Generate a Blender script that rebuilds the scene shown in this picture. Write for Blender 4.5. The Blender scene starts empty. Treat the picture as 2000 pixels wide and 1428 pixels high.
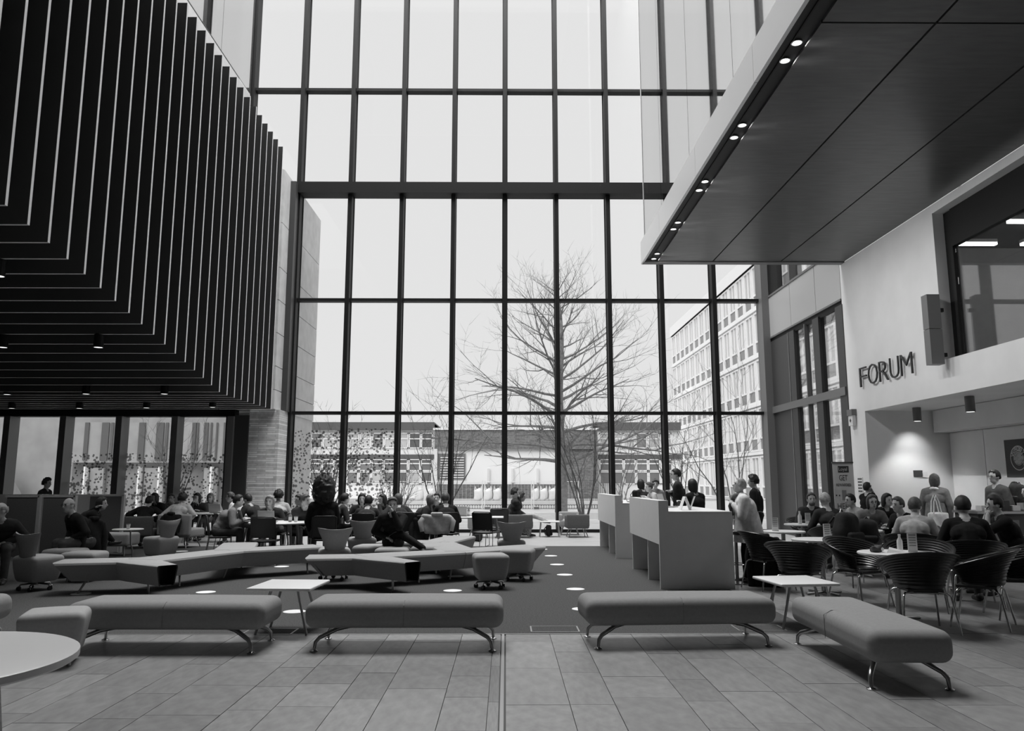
import bpy, bmesh, math, random
import numpy as np
from mathutils import Vector, Matrix, Quaternion
R = math.radians
random.seed(7)
SC = bpy.context.scene
COL = SC.collection
# ---------------------------------------------------------------- camera
F, TH, YW, H = 1510.0, R(8.6), R(0.455), 1.5
cam = bpy.data.cameras.new('camera'); camo = bpy.data.objects.new('camera', cam); COL.objects.link(camo)
cam.sensor_width = 36; cam.lens = F / 2000 * 36; cam.clip_end = 500
camo.location = (0, 0, H); camo.rotation_euler = (math.pi/2 + TH, 0, -YW)
SC.camera = camo
# ---------------------------------------------------------------- light
WORLD_S, SUN_S, EXPO = 0.86, 2.0, 0.0
SC.view_settings.view_transform = 'Standard'; SC.view_settings.look = 'None'
SC.view_settings.exposure = EXPO; SC.view_settings.gamma = 1; SC.view_settings.use_curve_mapping = False
w = bpy.data.worlds.new('overcast_sky'); SC.world = w; w.use_nodes = True
bg = w.node_tree.nodes['Background']; bg.inputs[0].default_value = (0.98, 0.98, 0.98, 1); bg.inputs[1].default_value = WORLD_S
sun = bpy.data.lights.new('cloud_sun', 'SUN'); sun.energy = SUN_S; sun.angle = R(40)
suno = bpy.data.objects.new('cloud_sun', sun); COL.objects.link(suno)
suno.rotation_euler = Vector((.45, .55, -.75)).to_track_quat('-Z', 'Y').to_euler()       # soft sun added over the back of the hall to brighten outside fronts
fill_l = bpy.data.lights.new('roof_fill', 'AREA'); fill_l.shape = 'RECTANGLE'; fill_l.size = 14.4; fill_l.size_y = 11.6; fill_l.energy = 9600   # area light added in the unseen roof opening, standing in for zenith daylight
fill_o = bpy.data.objects.new('roof_fill', fill_l); COL.objects.link(fill_o); fill_o.location = (-1.0, 17.8, 27.2)
SC.cycles.transparent_max_bounces = 24; SC.cycles.max_bounces = 8
SC.cycles.caustics_reflective = False; SC.cycles.caustics_refractive = False

def spot(loc, aim, e, cone=100, blend=.6, size=.06, name='spot_lamp', kind='SPOT'):
    l = bpy.data.lights.new(name, kind); l.energy = e
    if kind == 'SPOT': l.spot_size = R(cone); l.spot_blend = blend; l.shadow_soft_size = size
    else: l.size = size
    o = bpy.data.objects.new(name, l); COL.objects.link(o)
    o.location = loc; o.rotation_euler = (Vector(aim)-Vector(loc)).to_track_quat('-Z', 'Y').to_euler(); return o
def ray(x, y):
    a, b = (x-1000)/F, (714-y)/F
    d = (a, math.cos(TH)-b*math.sin(TH), math.sin(TH)+b*math.cos(TH))
    c, s = math.cos(-YW), math.sin(-YW)
    return Vector((d[0]*c-d[1]*s, d[0]*s+d[1]*c, d[2]))
def PZ(x, y, z=0.0):
    d = ray(x, y); t = (z-H)/d.z; return Vector((d.x*t, d.y*t, z))
def PY(x, y, Y):
    d = ray(x, y); t = Y/d.y; return Vector((d.x*t, Y, H+d.z*t))
def PX(x, y, X):
    d = ray(x, y); t = X/d.x; return Vector((X, d.y*t, H+d.z*t))
# ---------------------------------------------------------------- materials
MATS = {}
def mat(name, g, rough=.6, metal=0., var=0., scale=6., bump=0., emit=0., spec=.5, stretch=None):
    if name in MATS: return MATS[name]
    m = bpy.data.materials.new(name); m.use_nodes = True; nt = m.node_tree; b = nt.nodes['Principled BSDF']
    b.inputs['Base Color'].default_value = (g, g, g, 1); b.inputs['Roughness'].default_value = rough
    b.inputs['Metallic'].default_value = metal; b.inputs['Specular IOR Level'].default_value = spec
    if emit:
        b.inputs['Emission Color'].default_value = (1, 1, 1, 1); b.inputs['Emission Strength'].default_value = emit
    if var or bump:
        tc = nt.nodes.new('ShaderNodeTexCoord'); n = nt.nodes.new('ShaderNodeTexNoise'); n.inputs['Scale'].default_value = scale
        n.inputs['Detail'].default_value = 6; src = tc.outputs['Object']
        if stretch:
            mp = nt.nodes.new('ShaderNodeMapping'); mp.inputs['Scale'].default_value = stretch
            nt.links.new(src, mp.inputs['Vector']); src = mp.outputs['Vector']
        nt.links.new(src, n.inputs['Vector'])
        if var:
            r = nt.nodes.new('ShaderNodeMapRange'); r.inputs['From Min'].default_value = .3; r.inputs['From Max'].default_value = .7
            r.inputs['To Min'].default_value = g*(1-var); r.inputs['To Max'].default_value = g*(1+var)
            nt.links.new(n.outputs['Fac'], r.inputs['Value']); nt.links.new(r.outputs['Result'], b.inputs['Base Color'])
        if bump:
            bp = nt.nodes.new('ShaderNodeBump'); bp.inputs['Strength'].default_value = bump; bp.inputs['Distance'].default_value = .01
            nt.links.new(n.outputs['Fac'], bp.inputs['Height']); nt.links.new(bp.outputs['Normal'], b.inputs['Normal'])
    MATS[name] = m; return m
def glass(name, f0=.05, p=5., tint=.96, gain=.95):
    m = bpy.data.materials.new(name); m.use_nodes = True; nt = m.node_tree; nt.nodes.clear()
    o = nt.nodes.new('ShaderNodeOutputMaterial'); mx = nt.nodes.new('ShaderNodeMixShader')
    t = nt.nodes.new('ShaderNodeBsdfTransparent'); t.inputs[0].default_value = (tint, tint, tint, 1)
    g = nt.nodes.new('ShaderNodeBsdfGlossy'); g.inputs['Roughness'].default_value = .02
    lw = nt.nodes.new('ShaderNodeLayerWeight'); lw.inputs[0].default_value = .5
    pw = nt.nodes.new('ShaderNodeMath'); pw.operation = 'POWER'; pw.inputs[1].default_value = p
    ma = nt.nodes.new('ShaderNodeMath'); ma.operation = 'MULTIPLY_ADD'; ma.inputs[1].default_value = gain; ma.inputs[2].default_value = f0
    ma.use_clamp = True
    nt.links.new(lw.outputs['Facing'], pw.inputs[0]); nt.links.new(pw.outputs[0], ma.inputs[0]); nt.links.new(ma.outputs[0], mx.inputs[0])
    nt.links.new(t.outputs[0], mx.inputs[1]); nt.links.new(g.outputs[0], mx.inputs[2]); nt.links.new(mx.outputs[0], o.inputs[0])
    MATS[name] = m; return m
def brickmat(name, g, mortar, w, h, rough=.8, ms=.012, var=.25, axis=None, off=.5):
    m = bpy.data.materials.new(name); m.use_nodes = True; nt = m.node_tree; b = nt.nodes['Principled BSDF']; b.inputs['Roughness'].default_value = rough
    tc = nt.nodes.new('ShaderNodeTexCoord'); mp = nt.nodes.new('ShaderNodeMapping')
    if axis: mp.inputs['Rotation'].default_value = axis
    k = nt.nodes.new('ShaderNodeTexBrick'); k.inputs['Scale'].default_value = 1; k.inputs['Brick Width'].default_value = w; k.inputs['Row Height'].default_value = h
    k.inputs['Mortar Size'].default_value = ms; k.offset = off
    for i, v in ((1, g*(1-var)), (2, g*(1+var)), (3, mortar)): k.inputs[i].default_value = (v, v, v, 1)
    nt.links.new(tc.outputs['Object'], mp.inputs[0]); nt.links.new(mp.outputs[0], k.inputs[0])
    n = nt.nodes.new('ShaderNodeTexNoise'); n.inputs['Scale'].default_value = 9; n.inputs['Detail'].default_value = 6
    nt.links.new(tc.outputs['Object'], n.inputs[0])
    mx = nt.nodes.new('ShaderNodeMix'); mx.data_type = 'RGBA'; mx.blend_type = 'OVERLAY'; mx.inputs[0].default_value = .5
    nt.links.new(k.outputs[0], mx.inputs[6]); nt.links.new(n.outputs['Fac'], mx.inputs[7]); nt.links.new(mx.outputs[2], b.inputs['Base Color'])
    MATS[name] = m; return m
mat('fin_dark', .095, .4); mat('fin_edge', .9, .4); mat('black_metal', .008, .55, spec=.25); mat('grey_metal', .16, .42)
mat('white_paint', .84, .55, var=.04, scale=1.5); mat('off_white', .9, .6, var=.05, scale=1.2)
mat('soffit', .075, .33, var=.22, scale=2.2, stretch=(1, 6, 1)); mat('fascia', .88, .35); mat('slot', .01, .6)
mat('stone_clad', .62, .6, var=.1, scale=3); mat('column', .05, .45); mat('panel_light', .5, .4)
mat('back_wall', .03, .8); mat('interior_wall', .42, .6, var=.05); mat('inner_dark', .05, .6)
mat('lamp', 1, .5, emit=3.5); mat('lamp_dim', 1, .5, emit=1.6); mat('chrome', .55, .2, metal=1.); mat('steel', .4, .3, metal=1.)
mat('tile', .24, .36, var=.2, scale=5, bump=.05); mat('grout', .1, .9); mat('far_stone', .42, .5, var=.08, scale=2)
mat('carpet', .085, .95, var=.35, scale=60, bump=.25, spec=.1); mat('carpet_dot', .9, .6); mat('table_shaded', .5, .4); mat('trim', .4, .35, metal=.6)
mat('upholstery', .27, .8, var=.06, scale=40, bump=.05, spec=.2); mat('upholstery_dark', .12, .8, var=.08, scale=40, bump=.05, spec=.2)
mat('seat_mid', .36, .75, var=.05, scale=40, spec=.25); mat('seat_light', .45, .7, var=.05, scale=40, spec=.3)
mat('white_top', .85, .35); mat('white_lam', .92, .4, var=.02); mat('black_plastic', .012, .3); mat('black_cloth', .02, .9, var=.2, scale=20)
mat('mesh_back', .03, .6); mat('paper', .75, .7); mat('print_dark', .05, .7); mat('print_mid', .3, .7)
mat('asphalt', .7, .9, var=.1, scale=.8); mat('lawn', .42, .95, var=.2, scale=3); mat('bag', .85, .6, var=.05)
mat('bark', .2, .9, var=.3, scale=8); mat('bark_dark', .09, .9, var=.3, scale=8)
mat('ext_white', .92, .7, var=.03, scale=.5); mat('ext_glass', .22, .15, var=.35, scale=.35); mat('ext_dark', .12, .7); mat('ext_pale', .88, .6)
mat('ext_glass_pale', .55, .2, var=.25, scale=.25); mat('ext_grey', .36, .7, var=.12, scale=1.2); mat('ext_panel', .78, .6, var=.06, scale=.6)
_m = MATS['tile']; _nt = _m.node_tree; _b = _nt.nodes['Principled BSDF']; _oi = _nt.nodes.new('ShaderNodeObjectInfo'); _mr = _nt.nodes.new('ShaderNodeMapRange'); _mr.inputs['To Min'].default_value = .84; _mr.inputs['To Max'].default_value = 1.16
_src = _b.inputs['Base Color'].links[0].from_socket; _mu = _nt.nodes.new('ShaderNodeMath'); _mu.operation = 'MULTIPLY'
_nt.links.new(_oi.outputs['Random'], _mr.inputs['Value']); _nt.links.new(_src, _mu.inputs[0]); _nt.links.new(_mr.outputs['Result'], _mu.inputs[1]); _nt.links.new(_mu.outputs[0], _b.inputs['Base Color'])
brickmat('brick', .17, .3, .24, .075); MATS['brick'].name = 'brick'
brickmat('pier_brick', .7, .5, .5, .06, axis=(R(90), 0, 0), var=.3, ms=.008)
brickmat('ext_brick', .16, .26, .4, .12, axis=(R(90), 0, 0))
glass('glass', .03, 5, .985, .8); glass('mirror_glass', .72, 2.2, .85, .28); glass('shop_glass', .08, 4, .94, .9)
# ---------------------------------------------------------------- mesh builder
class MB:
    def __init__(s): s.v = []; s.f = []; s.m = []
    def add(s, vs, fs, m=0, M=None):
        b = len(s.v)
        for p in vs:
            p = Vector(p)
            s.v.append(M @ p if M else p)
        for q in fs: s.f.append([b+i for i in q]); s.m.append(m)
        return s
    def box(s, x0, x1, y0, y1, z0, z1, m=0, M=None):
        return s.add([(x, y, z) for z in (z0, z1) for y in (y0, y1) for x in (x0, x1)],
                     [(0, 2, 3, 1), (4, 5, 7, 6), (0, 1, 5, 4), (2, 6, 7, 3), (0, 4, 6, 2), (1, 3, 7, 5)], m, M)
    def quad(s, a, b, c, d, m=0): return s.add([a, b, c, d], [(0, 1, 2, 3)], m)
    def loft(s, rings, m=0, closed=True, caps=True, M=None):
        n = len(rings[0]); vs = [p for r in rings for p in r]; fs = []
        for i in range(len(rings)-1):
            for j in range(n if closed else n-1):
                k = (j+1) % n; fs.append((i*n+j, i*n+k, (i+1)*n+k, (i+1)*n+j))
        if caps and closed:
            fs.append(tuple(reversed(range(n)))); fs.append(tuple((len(rings)-1)*n+j for j in range(n)))
        return s.add(vs, fs, m, M)
    def tube(s, path, r, n=8, m=0, caps=True, M=None):
        P = [Vector(p) for p in path]; N = len(P); rr = r if isinstance(r, (list, tuple)) else [r]*N
        rings = []; up = None
        for i in range(N):
            t = (P[min(i+1, N-1)]-P[max(i-1, 0)])
            t = t.normalized() if t.length > 1e-9 else Vector((0, 0, 1))
            if up is None: up = Vector((0, 0, 1)) if abs(t.z) < .9 else Vector((0, 1, 0))
            a = t.cross(up); a = a.normalized() if a.length > 1e-6 else Vector((1, 0, 0)); b = a.cross(t).normalized(); up = b
            rings.append([P[i]+(a*math.cos(2*math.pi*k/n)+b*math.sin(2*math.pi*k/n))*rr[i] for k in range(n)])
        return s.loft(rings, m, True, caps, M)
    def lathe(s, prof, n=24, c=(0, 0, 0), m=0, caps=True, M=None):
        rings = [[(c[0]+r*math.cos(2*math.pi*k/n), c[1]+r*math.sin(2*math.pi*k/n), c[2]+z) for k in range(n)] for r, z in prof]
        return s.loft(rings, m, True, caps, M)
    def prism(s, poly, z0, z1, m=0, M=None):
        return s.loft([[(x, y, z0) for x, y in poly], [(x, y, z1) for x, y in poly]], m, True, True, M)
    def ball(s, c, r, nu=12, nv=8, m=0, M=None):
        if not hasattr(r, '__len__'): r = (r, r, r)
        vs = [(c[0], c[1], c[2]-r[2])]
        for i in range(1, nv):
            a = -math.pi/2+math.pi*i/nv
            for j in range(nu):
                t = 2*math.pi*j/nu; vs.append((c[0]+r[0]*math.cos(a)*math.cos(t), c[1]+r[1]*math.cos(a)*math.sin(t), c[2]+r[2]*math.sin(a)))
        vs.append((c[0], c[1], c[2]+r[2])); fs = []
        for j in range(nu):
            k = (j+1) % nu; fs.append((0, 1+k, 1+j))
            for i in range(nv-2): fs.append((1+i*nu+j, 1+i*nu+k, 1+(i+1)*nu+k, 1+(i+1)*nu+j))
            fs.append((1+(nv-2)*nu+j, 1+(nv-2)*nu+k, len(vs)-1))
        return s.add(vs, fs, m, M)
    def rbox(s, c, size, r, m=0, fn=None, M=None, mid=3):
        hs = [q/2 for q in size]
        def samples(h):
            L = [-h, -h+r*.12, -h+r*.35, -h+r*.65, -h+r]
            inner = [(-h+r)+(2*h-2*r)*i/mid for i in range(1, mid)]
            return L+inner+[-q for q in reversed(L)]
        idx = {}; vs = []; fs = []
        def vid(p):
            q = [max(-hs[i]+r, min(hs[i]-r, p[i])) for i in range(3)]
            d = Vector([p[i]-q[i] for i in range(3)]); d = d.normalized()*r if d.length > 1e-9 else d
            o = Vector(q)+d; key = tuple(round(x, 5) for x in o)
            if key not in idx: idx[key] = len(vs); vs.append(o)
            return idx[key]
        for ax in range(3):
            u, v = (ax+1) % 3, (ax+2) % 3; su, sv = samples(hs[u]), samples(hs[v])
            for sg in (-1, 1):
                for i in range(len(su)-1):
                    for j in range(len(sv)-1):
                        q = []
                        for a, b in ((i, j), (i+1, j), (i+1, j+1), (i, j+1)):
                            p = [0, 0, 0]; p[ax] = sg*hs[ax]; p[u] = su[a]; p[v] = sv[b]; q.append(vid(p))
                        if sg < 0: q.reverse()
                        qq = []
                        for k in q:
                            if k not in qq: qq.append(k)
                        if len(qq) > 2: fs.append(tuple(qq))
        out = []
        for p in vs:
            if fn: p = Vector(fn(p))
            out.append(p+Vector(c))
        return s.add(out, fs, m, M)
    def mesh(s, name, mats, smooth=None):
        me = bpy.data.meshes.new(name); me.from_pydata([tuple(p) for p in s.v], [], s.f)
        for k in (mats if isinstance(mats, (list, tuple)) else [mats]): me.materials.append(MATS[k] if isinstance(k, str) else k)
        me.polygons.foreach_set('material_index', s.m)
        if smooth is not None:
            me.polygons.foreach_set('use_smooth', [True]*len(me.polygons)); me.update(); me.set_sharp_from_angle(angle=R(smooth))
        me.update(); return me
    def build(s, name, mats, parent=None, smooth=None): return link(name, s.mesh(name, mats, smooth), parent)
def link(name, data, parent=None):
    o = bpy.data.objects.new(name, data); COL.objects.link(o)
    if parent: o.parent = parent
    return o
def tag(o, label=None, cat=None, group=None, kind=None):
    if label: o['label'] = label
    if cat: o['category'] = cat
    if group: o['group'] = group
    if kind: o['kind'] = kind
    return o
def empty(name, loc=(0, 0, 0), rz=0, label=None, cat=None, group=None, kind=None):
    o = link(name, None); o.location = loc; o.rotation_euler = (0, 0, rz); o.empty_display_size = .1
    return tag(o, label, cat, group, kind)
def dup(o, loc=None, rz=None, label=None, group=None, parent=None):
    c = o.copy(); COL.objects.link(c); c.parent = parent
    if loc is not None: c.location = loc
    if rz is not None: c.rotation_euler = (0, 0, rz)
    if label: c['label'] = label
    if group: c['group'] = group
    for ch in o.children: dup(ch, parent=c)
    return c
def struct(name, mb, mats, label, cat, smooth=None): return tag(mb.build(name, mats, None, smooth), label, cat, None, 'structure')
def bx(*a, m=0): return MB().box(*a, m=m)
def piece(name, me, loc, parent, rz=0, scale=None):
    o = link(name, me, parent); o.location = loc; o.rotation_euler = (0, 0, rz)
    if scale: o.scale = scale
    return o
# ================================================================ the setting
MW = [-.04+1.648*k for k in range(-5, 6)]           # mullion positions of the glass wall
BOXT = 27.0; WY = 24.0; TRZ = [3.62, 7.19, 10.79, 14.26, 17.85, 21.4, 25.0]; TOPZ = 27.0
# floor: stone paving in strips of three widths, carpet inlay
fl = struct('floor', MB().box(-20, 14, -7, 24.3, -.12, -.012), 'grout', 'pale jointed bed under the stone paving of the hall', 'floor')
tile_me = bx(-.5, .5, -.5, .5, -.03, 0).mesh('tile', 'tile')
CX, CY0, CY1 = 3.17, 8.06, 18.81
def strip_tiles(x0, x1, y0, y1, seed):
    rnd = random.Random(seed); x = x0; i = 0; pat = [.44, .31, .5, .3, .4, .29]
    while x < x1-.05:
        wd = min(pat[i % 6], x1-x); y = y0
        first = True
        while y < y1-.02:
            L = rnd.choice([.6, .75, .9, 1.05]) * (rnd.uniform(.4, 1) if first else 1); first = False
            if y1-y-L < .2: L = y1-y
            L = min(L, y1-y)
            piece('tile', tile_me, (x+wd/2, y+L/2, rnd.uniform(-.0008, .0008)), fl, 0, (wd-.005, L-.005, 1))
            y += L
        x += wd; i += 1
strip_tiles(.0, 5.4, 4.4, 8.04, 1); strip_tiles(-5.35, -.045, 4.4, 8.04, 2)
strip_tiles(3.2, 6.7, 8.04, 12.6, 3)
rest = brickmat('paving', .23, .14, 1.0, .4, rough=.42, ms=.006, axis=(0, 0, R(90)))
o = MB().box(-20, 14, -7, 4.4, -.03, 0).box(5.4, 14, 4.4, 8.04, -.03, 0).box(-20, -5.35, 4.4, 8.04, -.03, 0).box(6.7, 14, 8.04, 18.82, -.03, 0).box(3.2, 6.7, 12.6, 18.82, -.03, 0).build('far_paving', 'paving', fl); o['kind'] = 'stuff'
MB().box(-20, 14, 18.83, 24.2, -.03, .0).build('window_paving', 'far_stone', fl)
MB().box(-.038, -.012, -7, 8.04, -.02, .002).build('divider_strip', 'trim', fl)
MB().box(-20, CX+.03, CY0-.02, CY0, -.02, .003).box(CX, CX+.03, CY0, CY1, -.02, .003).box(-20, CX+.03, CY1, CY1+.02, -.02, .003).build('edge_strip', 'trim', fl)
cp = struct('floor_carpet', MB().box(-20, CX, CY0, CY1, -.03, .001), 'carpet', 'dark grey carpet inlay in the middle of the hall floor', 'carpet')
dot_me = MB().lathe([(.13, .001), (.13, .004), (.125, .005)], 28).mesh('floor_disc', 'carpet_dot')
for q in ((1058, 1073), (1076, 1086), (1088, 1103), (1103, 1123), (1124, 1151), (884, 1154), (575, 1195), (402, 1157), (1138, 1190), (355, 1077), (550, 1107), (890, 1126), (158, 1160)):
    p = PZ(*q); piece('floor_disc', dot_me, (p.x, p.y, 0), cp)
hm = MB()
for a, b, c, d in ((-.25, .25, -.16, -.145), (-.25, .25, .145, .16), (-.25, -.235, -.16, .16), (.235, .25, -.16, .16)): hm.box(a, b, c, d, 0, .004)
hme = hm.mesh('floor_box_frame', 'trim')
for q in ((1083, 1229), (528, 1234), (1482, 1227)):
    p = PZ(*q); piece('floor_box_frame', hme, (p.x, p.y, 0), cp)

# main glass wall
w1 = empty('window_1', (0, WY, 0), 0, 'tall glass wall with dark mullions filling the end of the hall', 'window', None, 'structure')
mul = MB().box(-.065, .065, -.36, .05, 0, TOPZ, 0).box(-.085, .085, -.02, .03, 0, TOPZ, 0).mesh('mullion', 'black_metal')
for i, x in enumerate(MW):
    if i == 0:
        bx(-.065, .065, -.36, .05, 10.8, TOPZ).build('mullion', 'black_metal', w1).location = (x, 0, 0)
    else: piece('mullion', mul, (x, 0, 0), w1)
for i, z in enumerate(TRZ):
    x0 = MW[0] if i > 1 else MW[1]-.8 if i == 0 else MW[1]
    hh, dd = (.18, .5) if i == 2 else (.045, .22)
    bx(x0, MW[-1], -dd, .05, z-hh, z+hh).build('transom', 'black_metal', w1)
bx(MW[1]-.8, MW[-1], -.2, .05, 0, .09).build('bottom_rail', 'black_metal', w1)
bx(MW[0], MW[-1], -.3, .1, TOPZ-.1, TOPZ+.3).build('head_beam', 'black_metal', w1)
zs = [.09]+TRZ+[TOPZ-.1]
pane_me = bx(-.5, .5, -.006, .006, 0, 1).mesh('pane', 'glass')
for i in range(10):
    for j in range(8):
        if i == 0 and j < 3: continue
        piece('pane', pane_me, ((MW[i]+MW[i+1])/2, .0, zs[j]+.04), w1, 0, (1.648-.12, 1, zs[j+1]-zs[j]-.08))
piece('pane', pane_me, (MW[1]-.42, .0, .1), w1, 0, (.7, 1, 3.45))
# frit pattern printed on the lower panes at the left
fr = bpy.data.materials.new('frit'); fr.use_nodes = True; nt = fr.node_tree; nt.nodes.clear()
_o = nt.nodes.new('ShaderNodeOutputMaterial'); _mx = nt.nodes.new('ShaderNodeMixShader'); _t = nt.nodes.new('ShaderNodeBsdfTransparent')
_d = nt.nodes.new('ShaderNodeBsdfDiffuse'); _d.inputs[0].default_value = (.05, .05, .05, 1)
_tc = nt.nodes.new('ShaderNodeTexCoord'); _v = nt.nodes.new('ShaderNodeTexVoronoi'); _v.inputs['Scale'].default_value = 11; _v.inputs['Randomness'].default_value = .9
_l = nt.nodes.new('ShaderNodeMath'); _l.operation = 'LESS_THAN'; _n = nt.nodes.new('ShaderNodeTexNoise'); _n.inputs['Scale'].default_value = 1.3
_r = nt.nodes.new('ShaderNodeMapRange'); _r.inputs['From Min'].default_value = .3; _r.inputs['From Max'].default_value = .65; _r.inputs['To Min'].default_value = .22; _r.inputs['To Max'].default_value = .5
_k = nt.nodes.new('ShaderNodeMath'); _k.operation = 'MULTIPLY'; _k.inputs[1].default_value = .5
nt.links.new(_tc.outputs['Object'], _v.inputs['Vector']); nt.links.new(_tc.outputs['Object'], _n.inputs['Vector'])
nt.links.new(_n.outputs['Fac'], _r.inputs['Value']); nt.links.new(_v.outputs['Distance'], _l.inputs[0]); nt.links.new(_r.outputs['Result'], _l.inputs[1])
nt.links.new(_l.outputs[0], _k.inputs[0]); nt.links.new(_k.outputs[0], _mx.inputs[0]); nt.links.new(_t.outputs[0], _mx.inputs[1]); nt.links.new(_d.outputs[0], _mx.inputs[2]); nt.links.new(_mx.outputs[0], _o.inputs[0])
MATS['frit'] = fr
for x0, x1, z1 in ((MW[1]-.75, MW[1]-.1, 2.9), (MW[1]+.1, MW[2]-.1, 3.1), (MW[2]+.1, MW[3]-.1, 3.15)):
    bx(x0, x1, .012, .016, .35, z1).build('frit_film', 'frit', w1)

# stone flank, brick pier and end columns on the left of the glass wall
st = MB().box(-8.4, -6.83, 22.6, 24.0, 3.62, 11.0).box(-8.4, -6.83, 24.0, 27.3, 0, 11.0)
ws = struct('wall_left_flank', st, 'stone_clad', 'pale stone clad block beside the glass wall, running out past it', 'wall')
sp = [11.0, 9.3, 7.9, 6.9, 5.9, 4.9, 4.2, 3.62]
for a, b in zip(sp[1:], sp[:-1]):
    for y0, y1 in ((22.6, 23.5), (24.1, 27.3)):
        bx(-6.83, -6.79, y0+.01, y1-.01, a+.012, b-.012).build('stone_panel', 'stone_clad', ws)
struct('wall_left_pier', MB().box(-7.53, -6.66, 22.75, 24.3, 0, 3.62), 'pier_brick', 'pale narrow brick pier between the low windows and the glass wall', 'wall')
struct('trim_1', MB().box(-8.2, -7.54, 22.7, 23.2, 0, 3.45).box(-6.86, -6.62, 23.3, 23.66, 3.62, 10.9), 'column', 'dark steel column cladding beside the brick pier', 'column')
# left low window wing
w2 = empty('window_2', (0, 23, 0), 0, 'row of low windows under the slatted box at the left', 'window', None, 'structure')
LX = [-7.95-1.62*k for k in range(7)]
ml = MB().box(-.09, .09, -.42, .06, 0, 3.41, 0).mesh('mullion', 'grey_metal')
for x in LX: piece('mullion', ml, (x-.08, 0, 0), w2)
bx(LX[-1], LX[0], -.3, .06, 3.41, 3.75).build('head_beam', 'black_metal', w2)
bx(LX[-1], LX[0], -.3, .06, 0, .12).build('sill', 'black_metal', w2)
for a, b in zip(LX[1:], LX[:-1]): piece('pane', pane_me, ((a+b)/2-.08, 0, .12), w2, 0, (1.44, 1, 3.29))
for a, b in zip(LX[1:4], LX[:3]): bx(a+.02, b-.18, .012, .016, .3, 2.35).build('frit_film', 'frit', w2)

# slatted box: each frame-shaped slat is a piece of it
X0 = -5.6; FT = 9.83
def zb(y): return 3.23 if y > 15.15 else 3.23+(15.15-y)*(4.57-3.23)/(15.15-8.33)
wl = MB()
ys = [3.0, 8.33, 15.15, 18.5]
wl.loft([[(-15, y, FT-.05), (X0-.36, y, FT-.05), (X0-.36, y, zb(y)+.36), (-15, y, zb(y)+.36)] for y in ys])
wls = struct('wall_left', wl, 'fin_dark', 'dark body of the slatted box hanging over the left side', 'wall')
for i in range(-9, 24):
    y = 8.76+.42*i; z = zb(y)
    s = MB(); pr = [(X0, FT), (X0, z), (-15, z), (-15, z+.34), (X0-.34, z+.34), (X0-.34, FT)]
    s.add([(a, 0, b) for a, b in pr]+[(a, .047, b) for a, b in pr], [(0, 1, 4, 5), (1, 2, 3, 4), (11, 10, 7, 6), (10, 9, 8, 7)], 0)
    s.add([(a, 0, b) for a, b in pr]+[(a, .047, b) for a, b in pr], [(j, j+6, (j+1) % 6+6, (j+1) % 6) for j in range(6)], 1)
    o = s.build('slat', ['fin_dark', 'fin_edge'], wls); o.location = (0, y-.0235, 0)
lamp_me = MB().lathe([(.075, 0), (.075, -.22), (.068, -.22)], 20, m=0, caps=False).lathe([(.066, -.215), (.05, -.216)], 20, m=1).mesh('downlight', ['black_metal', 'lamp_dim'])
for (x, y) in ((-3, 540), (5, 679), (192, 679), (14, 771), (168, 770), (321, 770), (23, 798), (155, 798), (286, 797), (415, 796)):
    z0 = {540: 4.1, 679: 3.62, 771: 3.2, 770: 3.2}.get(y, 3.12); p = PZ(x, y, z0)
    spot((p.x, p.y, z0-.01), (p.x, p.y, 0), 40, 120, .8)
    row = {540: 'topmost visible row', 679: 'second row from the top', 771: 'third row from the top', 770: 'third row from the top'}.get(y, 'lowest row')
    tag(piece('ceiling_spot', lamp_me, (p.x, p.y, z0+.22), None), 'black cylinder spot under the slats, %s, %s' % (row, 'at the left edge' if x < 60 else 'second from the left' if x < 200 else 'third from the left' if x < 330 else 'rightmost'), 'ceiling light', 'cylinder spots under the slatted box')
struct('ceiling_left', MB().box(-20, -6.95, 18.55, 22.58, 3.72, 4.0), 'inner_dark', 'dark ceiling behind the slatted box', 'ceiling')
# upper left glazed box
struct('wall_left_upper', MB().box(-8.6, -8.3, 3, 23.6, 9.5, 13.9), 'interior_wall', 'white wall above and behind the slatted box', 'wall')
w5 = empty('window_5', (-8.3, 0, 0), 0, 'reflecting glass front high above the slatted box', 'window', None, 'structure')
for k in range(8): bx(-.02, .0, 23.55-2.6*(k+1)+.02, 23.55-2.6*k, 13.95, BOXT).build('pane', 'mirror_glass', w5)
struct('wall_left_back', MB().box(-8.9, -8.7, 3, 23.6, 13.9, BOXT), 'off_white', 'pale wall behind the upper left glass', 'wall')

struct('ceiling_blocker', MB().box(-20.2, 14, -7.2, 8.5, BOXT+.3, BOXT+.6).box(-20.2, -8.4, 8.5, 24.2, BOXT+.3, BOXT+.6).box(6.3, 14, 8.5, 24.2, BOXT+.3, BOXT+.6), 'off_white', 'unseen roof slab added to block sky light around the opening', 'ceiling')  # unseen roof added to keep sky light off from behind the viewer
struct('wall_right_outer', MB().box(14, 14.2, -7.2, 18.4, 0, BOXT+.3), 'back_wall', 'outer wall behind the cafe side', 'wall')
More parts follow.
